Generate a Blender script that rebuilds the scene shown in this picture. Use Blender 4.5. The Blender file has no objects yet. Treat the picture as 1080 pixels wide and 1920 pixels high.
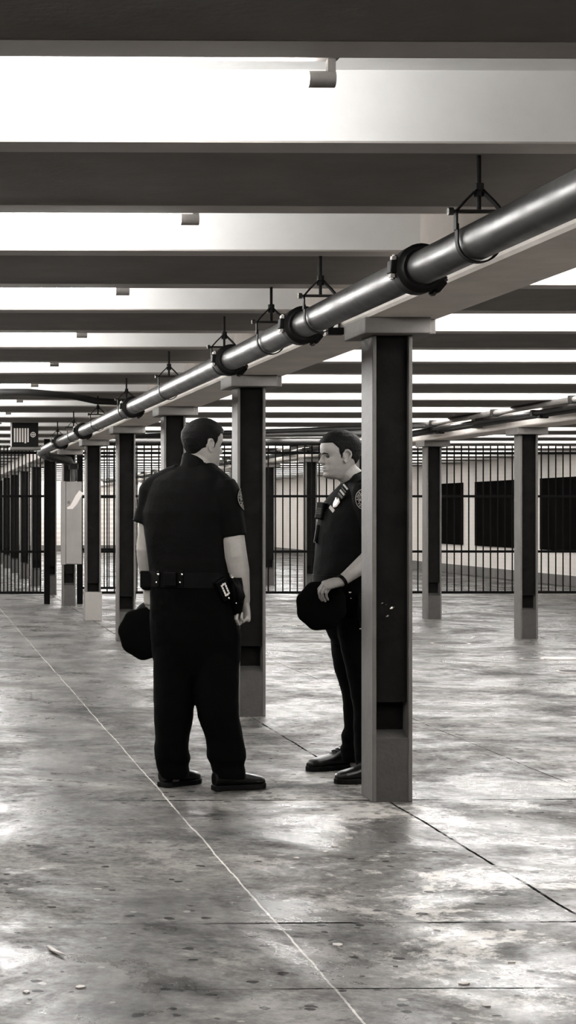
import bpy, math, random
import numpy as np
from mathutils import Vector, Matrix, noise

# ------------------------------------------------------------------ camera, world, exposure
sc = bpy.context.scene
COL = sc.collection
F_PX, H_EYE = 3400.0, 1.37                 # focal length in pixels of a 1080x1920 frame, eye height
YAW = math.radians(1.0)
PPX = -160 + F_PX * math.tan(YAW)          # principal point (the photo is an off-centre crop)
cam_d = bpy.data.cameras.new('camera')
cam = bpy.data.objects.new('camera', cam_d)
COL.objects.link(cam)
cam.location = (0, 0, H_EYE)
cam.rotation_euler = (math.pi / 2, 0, -YAW)
cam_d.sensor_fit = 'VERTICAL'
cam_d.sensor_height = 24.0
cam_d.sensor_width = 13.5
cam_d.lens = F_PX / 1920 * 24.0
cam_d.shift_x = (540 - PPX) / 1920
cam_d.shift_y = 0.0
cam_d.clip_end = 300
sc.camera = cam

world = bpy.data.worlds.new('world')
sc.world = world
world.use_nodes = True
bg = world.node_tree.nodes['Background']
bg.inputs[0].default_value = (1, 0.97, 0.95, 1)
bg.inputs[1].default_value = 0.02

vs = sc.view_settings
vs.view_transform = 'Standard'
vs.look = 'None'
vs.gamma = 1.0
vs.use_curve_mapping = False
vs.exposure = 0.0
TUBE_L = 138.0                             # radiance of the fluorescent tubes

V = Vector


def W(px, py, Y):
    """world point seen at pixel (px, py) at world depth Y"""
    a = (px - PPX) / F_PX
    c, s = math.cos(YAW), math.sin(YAW)
    X = Y * (s + a * c) / (c - a * s)
    d = X * s + Y * c
    return V((X, Y, H_EYE + (960 - py) / F_PX * d))


# ------------------------------------------------------------------ materials
def nd(nt, kind, **kw):
    n = nt.nodes.new(kind)
    for k, v in kw.items():
        setattr(n, k, v)
    return n


def mat(name, col, rough=0.6, metal=0.0, var=0.0, scale=6.0, bump=0.0, bscale=60.0, rvar=0.0, spec=0.5):
    m = bpy.data.materials.new(name)
    m.use_nodes = True
    nt = m.node_tree
    b = nt.nodes['Principled BSDF']
    if isinstance(col, (int, float)):
        col = (col * 1.06, col * 0.985, col * 0.915)
    b.inputs['Roughness'].default_value = rough
    b.inputs['Metallic'].default_value = metal
    b.inputs['Specular IOR Level'].default_value = spec
    b.inputs['Base Color'].default_value = (*col, 1)
    tc = nd(nt, 'ShaderNodeTexCoord')
    if var or rvar:
        n = nd(nt, 'ShaderNodeTexNoise')
        n.inputs['Scale'].default_value = scale
        n.inputs['Detail'].default_value = 6
        n.inputs['Roughness'].default_value = 0.65
        nt.links.new(tc.outputs['Object'], n.inputs['Vector'])
        if var:
            r = nd(nt, 'ShaderNodeMapRange')
            r.inputs[1].default_value = 0.3
            r.inputs[2].default_value = 0.7
            r.inputs[3].default_value = 1 - var
            r.inputs[4].default_value = 1 + var
            nt.links.new(n.outputs['Fac'], r.inputs[0])
            mx = nd(nt, 'ShaderNodeMix', data_type='RGBA', blend_type='MULTIPLY')
            mx.inputs[0].default_value = 1
            mx.inputs[6].default_value = (*col, 1)
            nt.links.new(r.outputs[0], mx.inputs[7])
            nt.links.new(mx.outputs[2], b.inputs['Base Color'])
        if rvar:
            r2 = nd(nt, 'ShaderNodeMapRange')
            r2.inputs[1].default_value = 0.3
            r2.inputs[2].default_value = 0.7
            r2.inputs[3].default_value = max(0.05, rough - rvar)
            r2.inputs[4].default_value = min(1, rough + rvar)
            nt.links.new(n.outputs['Fac'], r2.inputs[0])
            nt.links.new(r2.outputs[0], b.inputs['Roughness'])
    if bump:
        n2 = nd(nt, 'ShaderNodeTexNoise')
        n2.inputs['Scale'].default_value = bscale
        n2.inputs['Detail'].default_value = 4
        nt.links.new(tc.outputs['Object'], n2.inputs['Vector'])
        bp = nd(nt, 'ShaderNodeBump')
        bp.inputs['Strength'].default_value = bump
        bp.inputs['Distance'].default_value = 0.01
        nt.links.new(n2.outputs['Fac'], bp.inputs['Height'])
        nt.links.new(bp.outputs[0], b.inputs['Normal'])
    return m


def emit(name, strength):
    m = bpy.data.materials.new(name)
    m.use_nodes = True
    nt = m.node_tree
    b = nt.nodes['Principled BSDF']
    b.inputs['Base Color'].default_value = (0.8, 0.8, 0.8, 1)
    b.inputs['Emission Color'].default_value = (1, 0.985, 0.965, 1)
    b.inputs['Emission Strength'].default_value = strength
    return m


M = {}
M['white_paint'] = mat('white_paint', (0.80, 0.795, 0.785), 0.55, var=0.06, scale=2.5, bump=0.15, bscale=25)
M['grey_flange'] = mat('grey_flange', 0.36, 0.6, var=0.12, scale=4)
M['dark_panel'] = mat('dark_panel', 0.155, 0.85, var=0.15, scale=3, bump=0.2, bscale=40, spec=0.2)
M['girder_paint'] = mat('girder_paint', 0.62, 0.65, var=0.14, scale=3, bump=0.2, bscale=20, spec=0.3)
M['capital_paint'] = mat('capital_paint', 0.14, 0.65, var=0.15, scale=6, spec=0.3)
M['column_paint'] = mat('column_paint', 0.072, 0.55, var=0.15, scale=9, bump=0.15, bscale=50, spec=0.3)
M['column_plate'] = mat('column_plate', 0.0045, 0.85, var=0.4, scale=12, bump=0.2, bscale=60, spec=0.04)
M['column_base'] = mat('column_base', 0.035, 0.65, var=0.2, scale=10, bump=0.3, bscale=50, spec=0.25)
M['white_cover'] = mat('white_cover', 0.19, 0.55, var=0.08, scale=5, spec=0.3)
M['pipe'] = mat('pipe', 0.020, 0.42, metal=0.6, var=0.5, scale=5, rvar=0.1)
M['black_iron'] = mat('black_iron', 0.004, 0.6, var=0.2, scale=20, spec=0.1)
M['bolt'] = mat('bolt', 0.07, 0.35, metal=0.9)
M['fence'] = mat('fence', 0.0018, 0.7, spec=0.05)
M['fixture'] = mat('fixture', 0.12, 0.55, spec=0.3)
M['holder'] = mat('holder', 0.14, 0.45, var=0.1, scale=30, spec=0.3)
M['tube'] = emit('tube', TUBE_L)
M['conduit'] = mat('conduit', 0.12, 0.5, metal=0.2, var=0.2, scale=8, spec=0.3)
M['dark_conduit'] = mat('dark_conduit', 0.008, 0.55, spec=0.2)
M['cabinet'] = mat('cabinet', 0.14, 0.45, var=0.12, scale=3, spec=0.3)
M['pale_smear'] = mat('pale_smear', 0.42, 0.4)
M['sign_dark'] = mat('sign_dark', 0.006, 0.6, spec=0.1)
M['slat'] = mat('slat', 0.55, 0.4)
M['side_wall'] = None
M['wall_base'] = mat('wall_base', 0.08, 0.7, var=0.2, scale=3, spec=0.2)
M['board_black'] = mat('board_black', 0.0035, 0.9, var=0.3, scale=2, spec=0.0)
M['plain_wall'] = mat('plain_wall', 0.5, 0.7, var=0.1, scale=1)
M['cover_iron'] = mat('cover_iron', 0.002, 0.6, spec=0.2)
M['cover_rim'] = mat('cover_rim', 0.3, 0.4)
M['skin'] = mat('skin', 0.24, 0.5, var=0.10, scale=30, bump=0.06, bscale=200, spec=0.35)
M['skin_tan'] = mat('skin_tan', 0.20, 0.5, var=0.12, scale=30, bump=0.06, bscale=200, spec=0.35)
M['hair'] = mat('hair', 0.0022, 0.6, var=0.6, scale=60, bump=0.6, bscale=140, spec=0.10)
M['eye'] = mat('eye', 0.03, 0.3, spec=0.2)
M['lip'] = mat('lip', 0.05, 0.6)
M['bright_stud'] = mat('bright_stud', 0.7, 0.3)
M['shirt'] = mat('shirt', 0.0014, 0.8, var=0.3, scale=14, bump=0.3, bscale=30, spec=0.06)
M['trouser'] = mat('trouser', 0.0006, 0.95, var=0.3, scale=14, spec=0.05)
M['leather'] = mat('leather', 0.0008, 0.5, spec=0.05)
M['shoe'] = mat('shoe', 0.002, 0.32, spec=0.3)
M['sole'] = mat('sole', 0.002, 0.7, spec=0.1)
M['chrome'] = mat('chrome', 0.85, 0.2, metal=1.0)
M['plastic'] = mat('plastic', 0.001, 0.45, spec=0.08)
M['felt'] = mat('felt', 0.0012, 0.95, spec=0.04)
M['thread_white'] = mat('thread_white', 0.22, 0.8, spec=0.1)
M['thread_grey'] = mat('thread_grey', 0.06, 0.8, spec=0.1)
M['medal_a'] = mat('medal_a', 0.3, 0.45, spec=0.3)
M['medal_b'] = mat('medal_b', 0.03, 0.5, spec=0.2)
M['leaf'] = mat('leaf', 0.3, 0.6)
M['scrap'] = mat('scrap', 0.34, 0.6)


def tile_wall():
    m = mat('side_wall', 0.52, 0.45, var=0.10, scale=0.8, spec=0.3)
    nt = m.node_tree
    b = nt.nodes['Principled BSDF']
    tc = nd(nt, 'ShaderNodeTexCoord')
    mp = nd(nt, 'ShaderNodeMapping')
    mp.inputs['Rotation'].default_value = (0, math.pi / 2, math.pi / 2)
    br = nd(nt, 'ShaderNodeTexBrick')
    br.inputs['Scale'].default_value = 3
    br.inputs['Mortar Size'].default_value = 0.008
    br.inputs['Color1'].default_value = (1, 1, 1, 1)
    br.inputs['Color2'].default_value = (0.97, 0.97, 0.97, 1)
    br.inputs['Mortar'].default_value = (0.82, 0.82, 0.82, 1)
    nt.links.new(tc.outputs['Object'], mp.inputs[0])
    nt.links.new(mp.outputs[0], br.inputs[0])
    prev = b.inputs['Base Color'].links[0].from_socket
    mx = nd(nt, 'ShaderNodeMix', data_type='RGBA', blend_type='MULTIPLY')
    mx.inputs[0].default_value = 1
    nt.links.new(prev, mx.inputs[6])
    nt.links.new(br.outputs[0], mx.inputs[7])
    nt.links.new(mx.outputs[2], b.inputs['Base Color'])
    return m


M['side_wall'] = tile_wall()


def floor_mat():
    m = bpy.data.materials.new('floor_concrete')
    m.use_nodes = True
    nt = m.node_tree
    L = nt.links.new
    b = nt.nodes['Principled BSDF']
    tc = nd(nt, 'ShaderNodeTexCoord')
    P = tc.outputs['Object']
    sep = nd(nt, 'ShaderNodeSeparateXYZ')
    L(P, sep.inputs[0])

    def math_(op, a, bb=None, clamp=False):
        n = nd(nt, 'ShaderNodeMath', operation=op, use_clamp=clamp)
        for i, x in enumerate((a, bb)):
            if x is None:
                continue
            if isinstance(x, (int, float)):
                n.inputs[i].default_value = x
            else:
                L(x, n.inputs[i])
        return n.outputs[0]

    def noise_(scale, detail=6, rough=0.6, off=0.0, dist=0.0):
        mp = nd(nt, 'ShaderNodeMapping')
        mp.inputs['Location'].default_value = (off, off * 1.7, off * 0.3)
        L(P, mp.inputs[0])
        n = nd(nt, 'ShaderNodeTexNoise')
        n.inputs['Scale'].default_value = scale
        n.inputs['Detail'].default_value = detail
        n.inputs['Roughness'].default_value = rough
        n.inputs['Distortion'].default_value = dist
        L(mp.outputs[0], n.inputs['Vector'])
        return n.outputs['Fac']

    def rng(x, a, bb, c, d):
        n = nd(nt, 'ShaderNodeMapRange')
        L(x, n.inputs[0])
        for i, v in enumerate((a, bb, c, d)):
            n.inputs[i + 1].default_value = v
        return n.outputs[0]

    big = noise_(0.45, 3, 0.55, 3.1)
    mid = noise_(2.2, 8, 0.7, 7.7, 0.4)
    fine = noise_(28, 5, 0.7, 1.3)
    val = math_('ADD', rng(big, 0.35, 0.65, 0.050, 0.072), rng(mid, 0.34, 0.66, -0.054, 0.050))
    val = math_('ADD', val, rng(fine, 0.32, 0.68, -0.032, 0.032))
    # pale patches in the base colour, stronger to the right and near the camera
    pale_noise = noise_(1.7, 12, 0.80, 12.4, 0.3)
    pale_mask = rng(pale_noise, 0.52, 0.58, 0.0, 1.0)
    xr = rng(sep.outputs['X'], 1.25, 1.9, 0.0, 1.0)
    pale_mask = math_('MULTIPLY', pale_mask, math_('ADD', math_('MULTIPLY', xr, 0.75), 0.18))
    val = math_('ADD', val, math_('MULTIPLY', pale_mask, rng(sep.outputs['Y'], 7.0, 10.0, 0.38, 0.07)))
    # gum spots and scuffs
    nv = nd(nt, 'ShaderNodeTexNoise')
    nv.inputs['Scale'].default_value = 30
    L(P, nv.inputs['Vector'])
    warp = nd(nt, 'ShaderNodeVectorMath', operation='MULTIPLY_ADD')
    warp.inputs[1].default_value = (0.03, 0.03, 0.0)
    L(nv.outputs['Color'], warp.inputs[0])
    L(P, warp.inputs[2])
    vo = nd(nt, 'ShaderNodeTexVoronoi', voronoi_dimensions='2D')
    vo.inputs['Scale'].default_value = 8.0
    vo.inputs['Randomness'].default_value = 1.0
    L(warp.outputs[0], vo.inputs['Vector'])
    sc_ = nd(nt, 'ShaderNodeSeparateColor')
    L(vo.outputs['Color'], sc_.inputs[0])
    rad = rng(sc_.outputs[0], 0.45, 1.0, 0.0, 0.15)
    spot = math_('LESS_THAN', vo.outputs['Distance'], rad)
    val = math_('MULTIPLY', val, math_('SUBTRACT', 1.0, math_('MULTIPLY', spot, 0.86)))
    vo2 = nd(nt, 'ShaderNodeTexVoronoi', voronoi_dimensions='2D')
    vo2.inputs['Scale'].default_value = 5.3
    L(warp.outputs[0], vo2.inputs['Vector'])
    sc2 = nd(nt, 'ShaderNodeSeparateColor')
    L(vo2.outputs['Color'], sc2.inputs[0])
    rad2 = rng(sc2.outputs[1], 0.7, 1.0, 0.0, 0.075)
    sp2 = math_('LESS_THAN', vo2.outputs['Distance'], rad2)
    val = math_('ADD', val, math_('MULTIPLY', sp2, 0.12))
    # slab joints
    wob = math_('ADD', math_('MULTIPLY', math_('SUBTRACT', noise_(1.6, 4, 0.6, 21.0), 0.5), 0.035), math_('MULTIPLY', math_('SUBTRACT', noise_(22.0, 4, 0.7, 24.0), 0.5), 0.010))
    brk = rng(noise_(3.5, 3, 0.6, 33.0), 0.36, 0.46, 0.45, 1.0)

    def line(coord, x0, w):
        return math_('LESS_THAN', math_('ABSOLUTE', math_('SUBTRACT', math_('ADD', coord, wob), x0)), w / 2)
    dark = None
    for c, x0, w in ((sep.outputs['X'], 2.25, 0.014), (sep.outputs['X'], 3.30, 0.007),
                     (sep.outputs['Y'], 5.19, 0.012), (sep.outputs['Y'], 6.02, 0.020), (sep.outputs['Y'], 8.59, 0.024)):
        l = line(c, x0, w)
        dark = l if dark is None else math_('MAXIMUM', dark, l)
    chip = rng(noise_(4.5, 5, 0.7, 51.0), 0.36, 0.50, 0.25, 1.0)
    left = rng(sep.outputs['X'], 0.75, 1.15, 0.35, 1.0)
    dark = math_('MULTIPLY', dark, math_('MULTIPLY', chip, left))
    val = math_('MULTIPLY', val, math_('SUBTRACT', 1.0, math_('MULTIPLY', dark, 0.92)))
    white = math_('MULTIPLY', line(sep.outputs['X'], 1.205, 0.0075), brk)
    val = math_('ADD', val, math_('MULTIPLY', white, 0.32))
    val = math_('MAXIMUM', val, 0.006)
    comb = nd(nt, 'ShaderNodeCombineColor')
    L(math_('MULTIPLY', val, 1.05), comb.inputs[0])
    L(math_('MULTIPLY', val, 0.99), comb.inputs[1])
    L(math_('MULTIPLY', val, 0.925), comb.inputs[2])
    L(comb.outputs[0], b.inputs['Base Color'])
    damp = noise_(1.1, 10, 0.75, 40.0, 0.3)
    L(rng(damp, 0.42, 0.58, 0.27, 0.66), b.inputs['Roughness'])
    clean = math_('SUBTRACT', 1.0, math_('MAXIMUM', dark, math_('MULTIPLY', spot, 0.7)))
    L(math_('MULTIPLY', rng(damp, 0.42, 0.58, 0.18, 0.05), clean), b.inputs['Specular IOR Level'])
    bp = nd(nt, 'ShaderNodeBump')
    bp.inputs['Strength'].default_value = 0.25
    bp.inputs['Distance'].default_value = 0.004
    L(math_('ADD', noise_(9, 6, 0.65, 5.5), math_('MULTIPLY', dark, -1.0)), bp.inputs['Height'])
    L(bp.outputs[0], b.inputs['Normal'])
    return m


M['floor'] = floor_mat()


# ------------------------------------------------------------------ mesh helpers
class MB:
    def __init__(s):
        s.v, s.f = [], []

    def add(s, vs, fs):
        o = len(s.v)
        s.v += [V(v) for v in vs]
        s.f += [tuple(i + o for i in f) for f in fs]
        return s

    def box(s, lo, hi, R=None, c=None):
        x0, y0, z0 = lo
        x1, y1, z1 = hi
        p = [V(q) for q in ((x0, y0, z0), (x1, y0, z0), (x1, y1, z0), (x0, y1, z0), (x0, y0, z1), (x1, y0, z1), (x1, y1, z1), (x0, y1, z1))]
        if R is not None:
            p = [R @ q + V(c) for q in p]
        return s.add(p, [(0, 3, 2, 1), (4, 5, 6, 7), (0, 1, 5, 4), (1, 2, 6, 5), (2, 3, 7, 6), (3, 0, 4, 7)])

    def rings(s, rings, cap=True):
        n = len(rings[0])
        o = len(s.v)
        for r in rings:
            s.v += [V(q) for q in r]
        for i in range(len(rings) - 1):
            for j in range(n):
                k = (j + 1) % n
                s.f.append((o + i * n + j, o + i * n + k, o + (i + 1) * n + k, o + (i + 1) * n + j))
        if cap:
            s.f.append(tuple(o + j for j in reversed(range(n))))
            s.f.append(tuple(o + (len(rings) - 1) * n + j for j in range(n)))
        return s

    def tube(s, pts, rad, n=14, round_ends=False):
        pts = [V(p) for p in pts]
        if isinstance(rad, (int, float)):
            rad = [rad] * len(pts)
        if round_ends:
            d0 = (pts[0] - pts[1]).normalized()
            d1 = (pts[-1] - pts[-2]).normalized()
            a, z = pts[0], pts[-1]
            ra, rz = rad[0], rad[-1]
            pre = [(a + d0 * ra * math.sin(t), ra * math.cos(t)) for t in (1.45, 1.1, 0.6)]
            post = [(z + d1 * rz * math.sin(t), rz * math.cos(t)) for t in (0.6, 1.1, 1.45)]
            pts = [p for p, _ in pre] + pts + [p for p, _ in post]
            rad = [r for _, r in pre] + list(rad) + [r for _, r in post]
        T = []
        for i in range(len(pts)):
            a = pts[max(0, i - 1)]
            b = pts[min(len(pts) - 1, i + 1)]
            T.append((b - a).normalized())
        u = T[0].orthogonal().normalized()
        rings = []
        for i, p in enumerate(pts):
            u = (u - T[i] * u.dot(T[i])).normalized()
            w = T[i].cross(u)
            rings.append([p + (u * math.cos(2 * math.pi * j / n) + w * math.sin(2 * math.pi * j / n)) * rad[i] for j in range(n)])
        return s.rings(rings)

    def ell(s, secs, n=32, e=2.0):
        """secs: (centre, half-axis A, half-axis B)"""
        rings = []
        for c, A, B in secs:
            c, A, B = V(c), V(A), V(B)
            r = []
            for j in range(n):
                t = 2 * math.pi * j / n
                ct, st = math.cos(t), math.sin(t)
                k = (abs(ct) ** e + abs(st) ** e) ** (-1 / e)
                r.append(c + A * ct * k + B * st * k)
            rings.append(r)
        return s.rings(rings)

    def sphere(s, c, r, n=16, sx=1, sy=1, sz=1):
        c = V(c)
        rings = []
        for i in range(1, n):
            t = math.pi * i / n
            rings.append([c + V((r * sx * math.sin(t) * math.cos(2 * math.pi * j / n), r * sy * math.sin(t) * math.sin(2 * math.pi * j / n), r * sz * math.cos(t))) for j in range(n)])
        return s.rings(rings[::-1])

    def prism(s, prof, axis, a, b):
        """prof: 2-D outline in the two other axes; extruded along axis from a to b"""
        def p3(q, t):
            if axis == 'x':
                return V((t, q[0], q[1]))
            if axis == 'y':
                return V((q[0], t, q[1]))
            return V((q[0], q[1], t))
        return s.rings([[p3(q, a) for q in prof], [p3(q, b) for q in prof]])

    def build(s, name, m, parent=None, origin=(0, 0, 0), smooth=None, bevel=0.0, fix=True):
        o3 = V(origin)
        me = bpy.data.meshes.new(name)
        me.from_pydata([v - o3 for v in s.v], [], s.f)
        if fix:
            import bmesh
            bm = bmesh.new()
            bm.from_mesh(me)
            bmesh.ops.recalc_face_normals(bm, faces=bm.faces)
            bm.to_mesh(me)
            bm.free()
        me.materials.append(m)
        ob = bpy.data.objects.new(name, me)
        COL.objects.link(ob)
        if parent is not None:
            ob.parent = parent
        else:
            ob.location = o3
        if smooth:
            me.polygons.foreach_set('use_smooth', [True] * len(me.polygons))
            if smooth != 'all':
                me.set_sharp_from_angle(angle=math.radians(40))
        if bevel:
            bv = ob.modifiers.new('bevel', 'BEVEL')
            bv.width = bevel
            bv.segments = 2
            bv.limit_method = 'ANGLE'
        return ob


def fuse(mb, name, m, parent, origin, voxel=0.004, smooth=4, disp=None):
    """union the overlapping pieces of mb into one continuous smooth skin"""
    ob = mb.build(name, m, None, (0, 0, 0))
    r = ob.modifiers.new('r', 'REMESH')
    r.mode = 'VOXEL'
    r.voxel_size = voxel
    r.use_smooth_shade = True
    if smooth:
        sm = ob.modifiers.new('s', 'SMOOTH')
        sm.factor = 0.5
        sm.iterations = smooth
    dg = bpy.context.evaluated_depsgraph_get()
    me = bpy.data.meshes.new_from_object(ob.evaluated_get(dg))
    bpy.data.objects.remove(ob)
    me.name = name
    if disp:
        nrm = [v.normal.copy() for v in me.vertices]
        for v, n in zip(me.vertices, nrm):
            v.co = v.co + n * disp(v.co)
    o3 = V(origin)
    me.transform(Matrix.Translation(-o3))
    me.polygons.foreach_set('use_smooth', [True] * len(me.polygons))
    if not me.materials:
        me.materials.append(m)
    o2 = bpy.data.objects.new(name, me)
    COL.objects.link(o2)
    o2.parent = parent
    return o2


def tag(o, label, cat, group=None, kind=None):
    o['label'] = label
    o['category'] = cat
    if group:
        o['group'] = group
    if kind:
        o['kind'] = kind
    return o


def struct(o):
    o['kind'] = 'structure'
    return o


def empty(name, loc, label=None, cat=None, group=None):
    o = bpy.data.objects.new(name, None)
    COL.objects.link(o)
    o.location = loc
    o.empty_display_size = 0.1
    if label:
        tag(o, label, cat, group)
    return o


def copy_tree(o, parent=None):
    c = o.copy()
    COL.objects.link(c)
    c.parent = parent
    for ch in list(o.children):
        copy_tree(ch, c)
    return c


ORD = ['first', 'second', 'third', 'fourth', 'fifth', 'sixth', 'seventh', 'eighth', 'ninth', 'tenth', 'eleventh', 'twelfth',
       'thirteenth', 'fourteenth', 'fifteenth', 'sixteenth', 'seventeenth', 'eighteenth', 'nineteenth', 'twentieth',
       'twenty-first', 'twenty-second', 'twenty-third', 'twenty-fourth', 'twenty-fifth', 'twenty-sixth', 'twenty-seventh', 'twenty-eighth']

# ------------------------------------------------------------------ the setting
ZB, ZC, ZG = 2.455, 2.67, 2.28              # beam soffit, ceiling between beams, girder soffit
XL, XW, YB, YE = -4.2, 12.05, -3.0, 64.0   # left wall, right wall, back wall, end wall
GA, GB = 2.29, 6.66                        # girder centre lines
BEAM0, PITCH, BW = 5.31, 2.205, 1.255

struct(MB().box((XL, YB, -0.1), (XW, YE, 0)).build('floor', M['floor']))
struct(MB().box((XL, YB, ZC), (XW, YE, ZC + 0.1)).build('ceiling', M['white_paint']))
struct(MB().box((XL - 0.1, YB, 0), (XL, YE, ZC)).build('wall_left', M['plain_wall']))
struct(MB().box((XL, YB - 0.1, 0), (XW, YB, ZC)).build('wall_back', M['plain_wall']))
struct(MB().box((XL, YE, 0), (XW, YE + 0.1, ZC)).build('wall_end', M['side_wall']))
struct(MB().box((XW, YB, 0), (XW + 0.1, YE, ZC)).build('wall_right', M['side_wall']))
struct(MB().box((XW - 0.04, YB, 0), (XW, YE, 0.20)).build('baseboard_right', M['wall_base'], bevel=0.01))
struct(MB().box((XL, YE - 0.04, 0), (XW - 0.04, YE, 0.20)).build('baseboard_end', M['wall_base'], bevel=0.01))


def girder(xc, nm):
    w, c = 0.185, 0.012
    prof = [(xc - w, ZC), (xc - w, ZG + c), (xc - w + c, ZG), (xc + w - c, ZG), (xc + w, ZG + c), (xc + w, ZC)]
    return struct(MB().prism(prof, 'y', YB, YE).build(nm, M['girder_paint']))


girder(GA, 'trim_1')
girder(GB, 'trim_2')


def ceiling_beam(x0, x1, y0, n):
    y1 = y0 + BW
    fl = 0.15
    o = struct(MB().box((x0, y0, ZB + 0.006), (x1, y1, ZC)).build('trim_%d' % n, M['white_paint']))
    MB().box((x0, y0, ZB), (x1, y0 + fl, ZB + 0.006)).box((x0, y1 - fl, ZB), (x1, y1, ZB + 0.006)).build('flange', M['grey_flange'], o)
    MB().box((x0, y0 + fl, ZB + 0.002), (x1, y1 - fl, ZB + 0.006)).build('soffit_panel', M['dark_panel'], o)
    return o


n = 3
YGAP_L, YGAP_R = [], []
for i in range(-4, 26):
    y0 = BEAM0 + PITCH * i
    if YB < y0 and y0 + BW < YE:
        ceiling_beam(XL, GA - 0.185, y0 - (0.045 if i == -1 else 0.0), n)
        n += 1
        YGAP_L.append((i, y0 + BW))
    y0 += PITCH / 2
    if YB < y0 and y0 + BW < YE:
        ceiling_beam(GA + 0.185, GB - 0.185, y0, n)
        n += 1
        ceiling_beam(GB + 0.185, XW, y0, n)
        n += 1
        YGAP_R.append((i, y0 + BW))


# ------------------------------------------------------------------ fluorescent fixtures
def make_fixture():
    """lamp of length 1.22 m, its right-hand end at local x = 0"""
    LN = 1.22
    root = empty('fluorescent_light', (0, 0, 0))
    hs = MB().prism([(-0.045, 0.165), (-0.045, 0.075), (-0.02, 0.05), (0.02, 0.05), (0.045, 0.075), (0.045, 0.165)], 'x', -LN, 0.01)
    hs.build('housing', M['fixture'], root, bevel=0.003)
    for s in (0, 1):
        x0, x1 = (-0.068, 0.0) if s == 0 else (-LN, -LN + 0.068)
        h = MB().tube([(x0, 0, 0), (x1, 0, 0)], 0.021, 18)
        h.box((x1 - 0.02, -0.012, 0.0), (x1, 0.012, 0.06)) if s == 0 else h.box((x0, -0.012, 0.0), (x0 + 0.02, 0.012, 0.06))
        h.build('lamp_holder', M['holder'], root, smooth=True)
    MB().tube([(-LN + 0.066, 0, 0), (-0.066, 0, 0)], 0.019, 12).build('lamp_tube', M['tube'], root, smooth=True)
    return root


fix0 = make_fixture()
first = True


def place_fixture(x, y, label, group, dz=0.012):
    global first
    o = fix0 if first else copy_tree(fix0)
    first = False
    o.location = (x, y, ZB + dz)
    tag(o, label, 'ceiling light', group)


for j, (i, yf) in enumerate(YGAP_L):
    for k in range((3 if yf < 34 else 1) if i >= -1 else 0):
        x = 1.065 - 1.30 * k
        if k == 0 and i >= -1:
            lab = 'fluorescent tube light left of the overhead pipe, %s ceiling recess from the front' % ORD[i + 1]
            grp = 'fluorescent lights left of the pipe'
        else:
            lab = 'fluorescent tube light in the left ceiling recesses, beyond the picture edge'
            grp = 'fluorescent lights beyond the left picture edge'
        place_fixture(x, yf + 0.22, lab, grp)
for j, (i, yf) in enumerate(YGAP_R):
    for k in range(3 if i >= -2 else 0):
        x = 3.80 + 1.29 * k
        if i >= 0:
            side = ('nearest the pipe', 'in the middle', 'nearest the right column row')[k]
            lab = 'fluorescent tube light between the column rows, %s, %s ceiling recess away' % (side, ORD[i])
            grp = 'fluorescent lights between the column rows'
        else:
            lab = 'fluorescent tube light between the column rows, overhead beyond the picture edge'
            grp = 'fluorescent lights between the rows beyond the edge'
        place_fixture(x, yf + 0.22, lab, grp, 0.05)
    if i >= 3:
        for k in range(2):
            place_fixture(8.7 + 2.2 * k, yf + 0.22, 'fluorescent tube light by the right wall, %s, %s ceiling recess away' % ('nearer the column row' if k == 0 else 'nearer the wall', ORD[i - 3]),
                          'fluorescent lights by the right wall', 0.04)


# ------------------------------------------------------------------ columns
CW, CD = 0.19, 0.215                       # overall front width, flange width along Y


def make_column():
    r = empty('steel_column', (0, 0, 0))
    t = 0.019
    top = 2.205
    for s in (-1, 1):
        a, b = (-CW / 2, -CW / 2 + t) if s < 0 else (CW / 2 - t, CW / 2)
        MB().box((a, 0, 0), (b, CD, top)).build('flange', M['column_paint'], r, bevel=0.004)
    MB().box((-CW / 2 + t, CD / 2 - 0.008, 0), (CW / 2 - t, CD / 2 + 0.008, top)).build('web', M['column_plate'], r)
    for y0, y1 in ((0.028, 0.04), (CD - 0.04, CD - 0.028)):
        MB().box((-CW / 2 + t, y0, 0.47), (CW / 2 - t, y1, top)).build('cover_plate', M['column_plate'], r)
    # concrete fill at the foot with a sloping top
    prof = [(0.004, 0), (CD - 0.004, 0), (CD - 0.004, 0.30), (CD / 2, 0.335), (0.004, 0.30)]
    MB().prism(prof, 'x', -CW / 2 + t, CW / 2 - t).build('base_fill', M['column_base'], r)
    MB().box((-0.155, -0.10, top), (0.155, CD + 0.10, ZG)).box((0.155, -0.02, top + 0.003), (0.2, CD + 0.10, ZG)).build('capital', M['capital_paint'], r, bevel=0.005)
    return r


col0 = make_column()
used_col = False


def place_column(x, y, label, group):
    global used_col
    o = copy_tree(col0) if used_col else col0
    used_col = True
    o.location = (x, y, 0)
    tag(o, label, 'column', group)
    return o


SA = 3.58
desc = ['steel column standing nearest, partly hiding the officer on the right',
        'steel column second from the front, between the two officers',
        'steel column behind the head of the officer on the left',
        'steel column left of the left officer\'s cap, dark to its foot',
        'steel column with a white painted foot beside the pale cabinet',
        'steel column directly behind the pale electrical cabinet']
for k in range(13):
    y = 8.52 + SA * k
    lab = desc[k] if k < 6 else 'steel column of the left row seen through the fence, %s behind the cabinet' % ORD[k - 6]
    c = place_column(GA - 0.035, y, lab, 'columns of the left row')
    if k == 4:
        w = MB().box((-CW / 2 - 0.012, -0.012, 0), (CW / 2 + 0.012, CD + 0.012, 0.36)).build('foot_cover', M['white_cover'], c, bevel=0.004)
        w['label'] = 'white painted foot'
descB = ['steel column rightmost in the photo, standing on the open floor', 'steel column of the right row, second from the right edge']
for k in range(11):
    y = 19.45 + SA * k
    lab = descB[k] if k < 2 else 'steel column of the right row beyond the second, %s further away' % ORD[k - 2]
    place_column(GB - 0.03, y, lab, 'columns of the right row')

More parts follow.
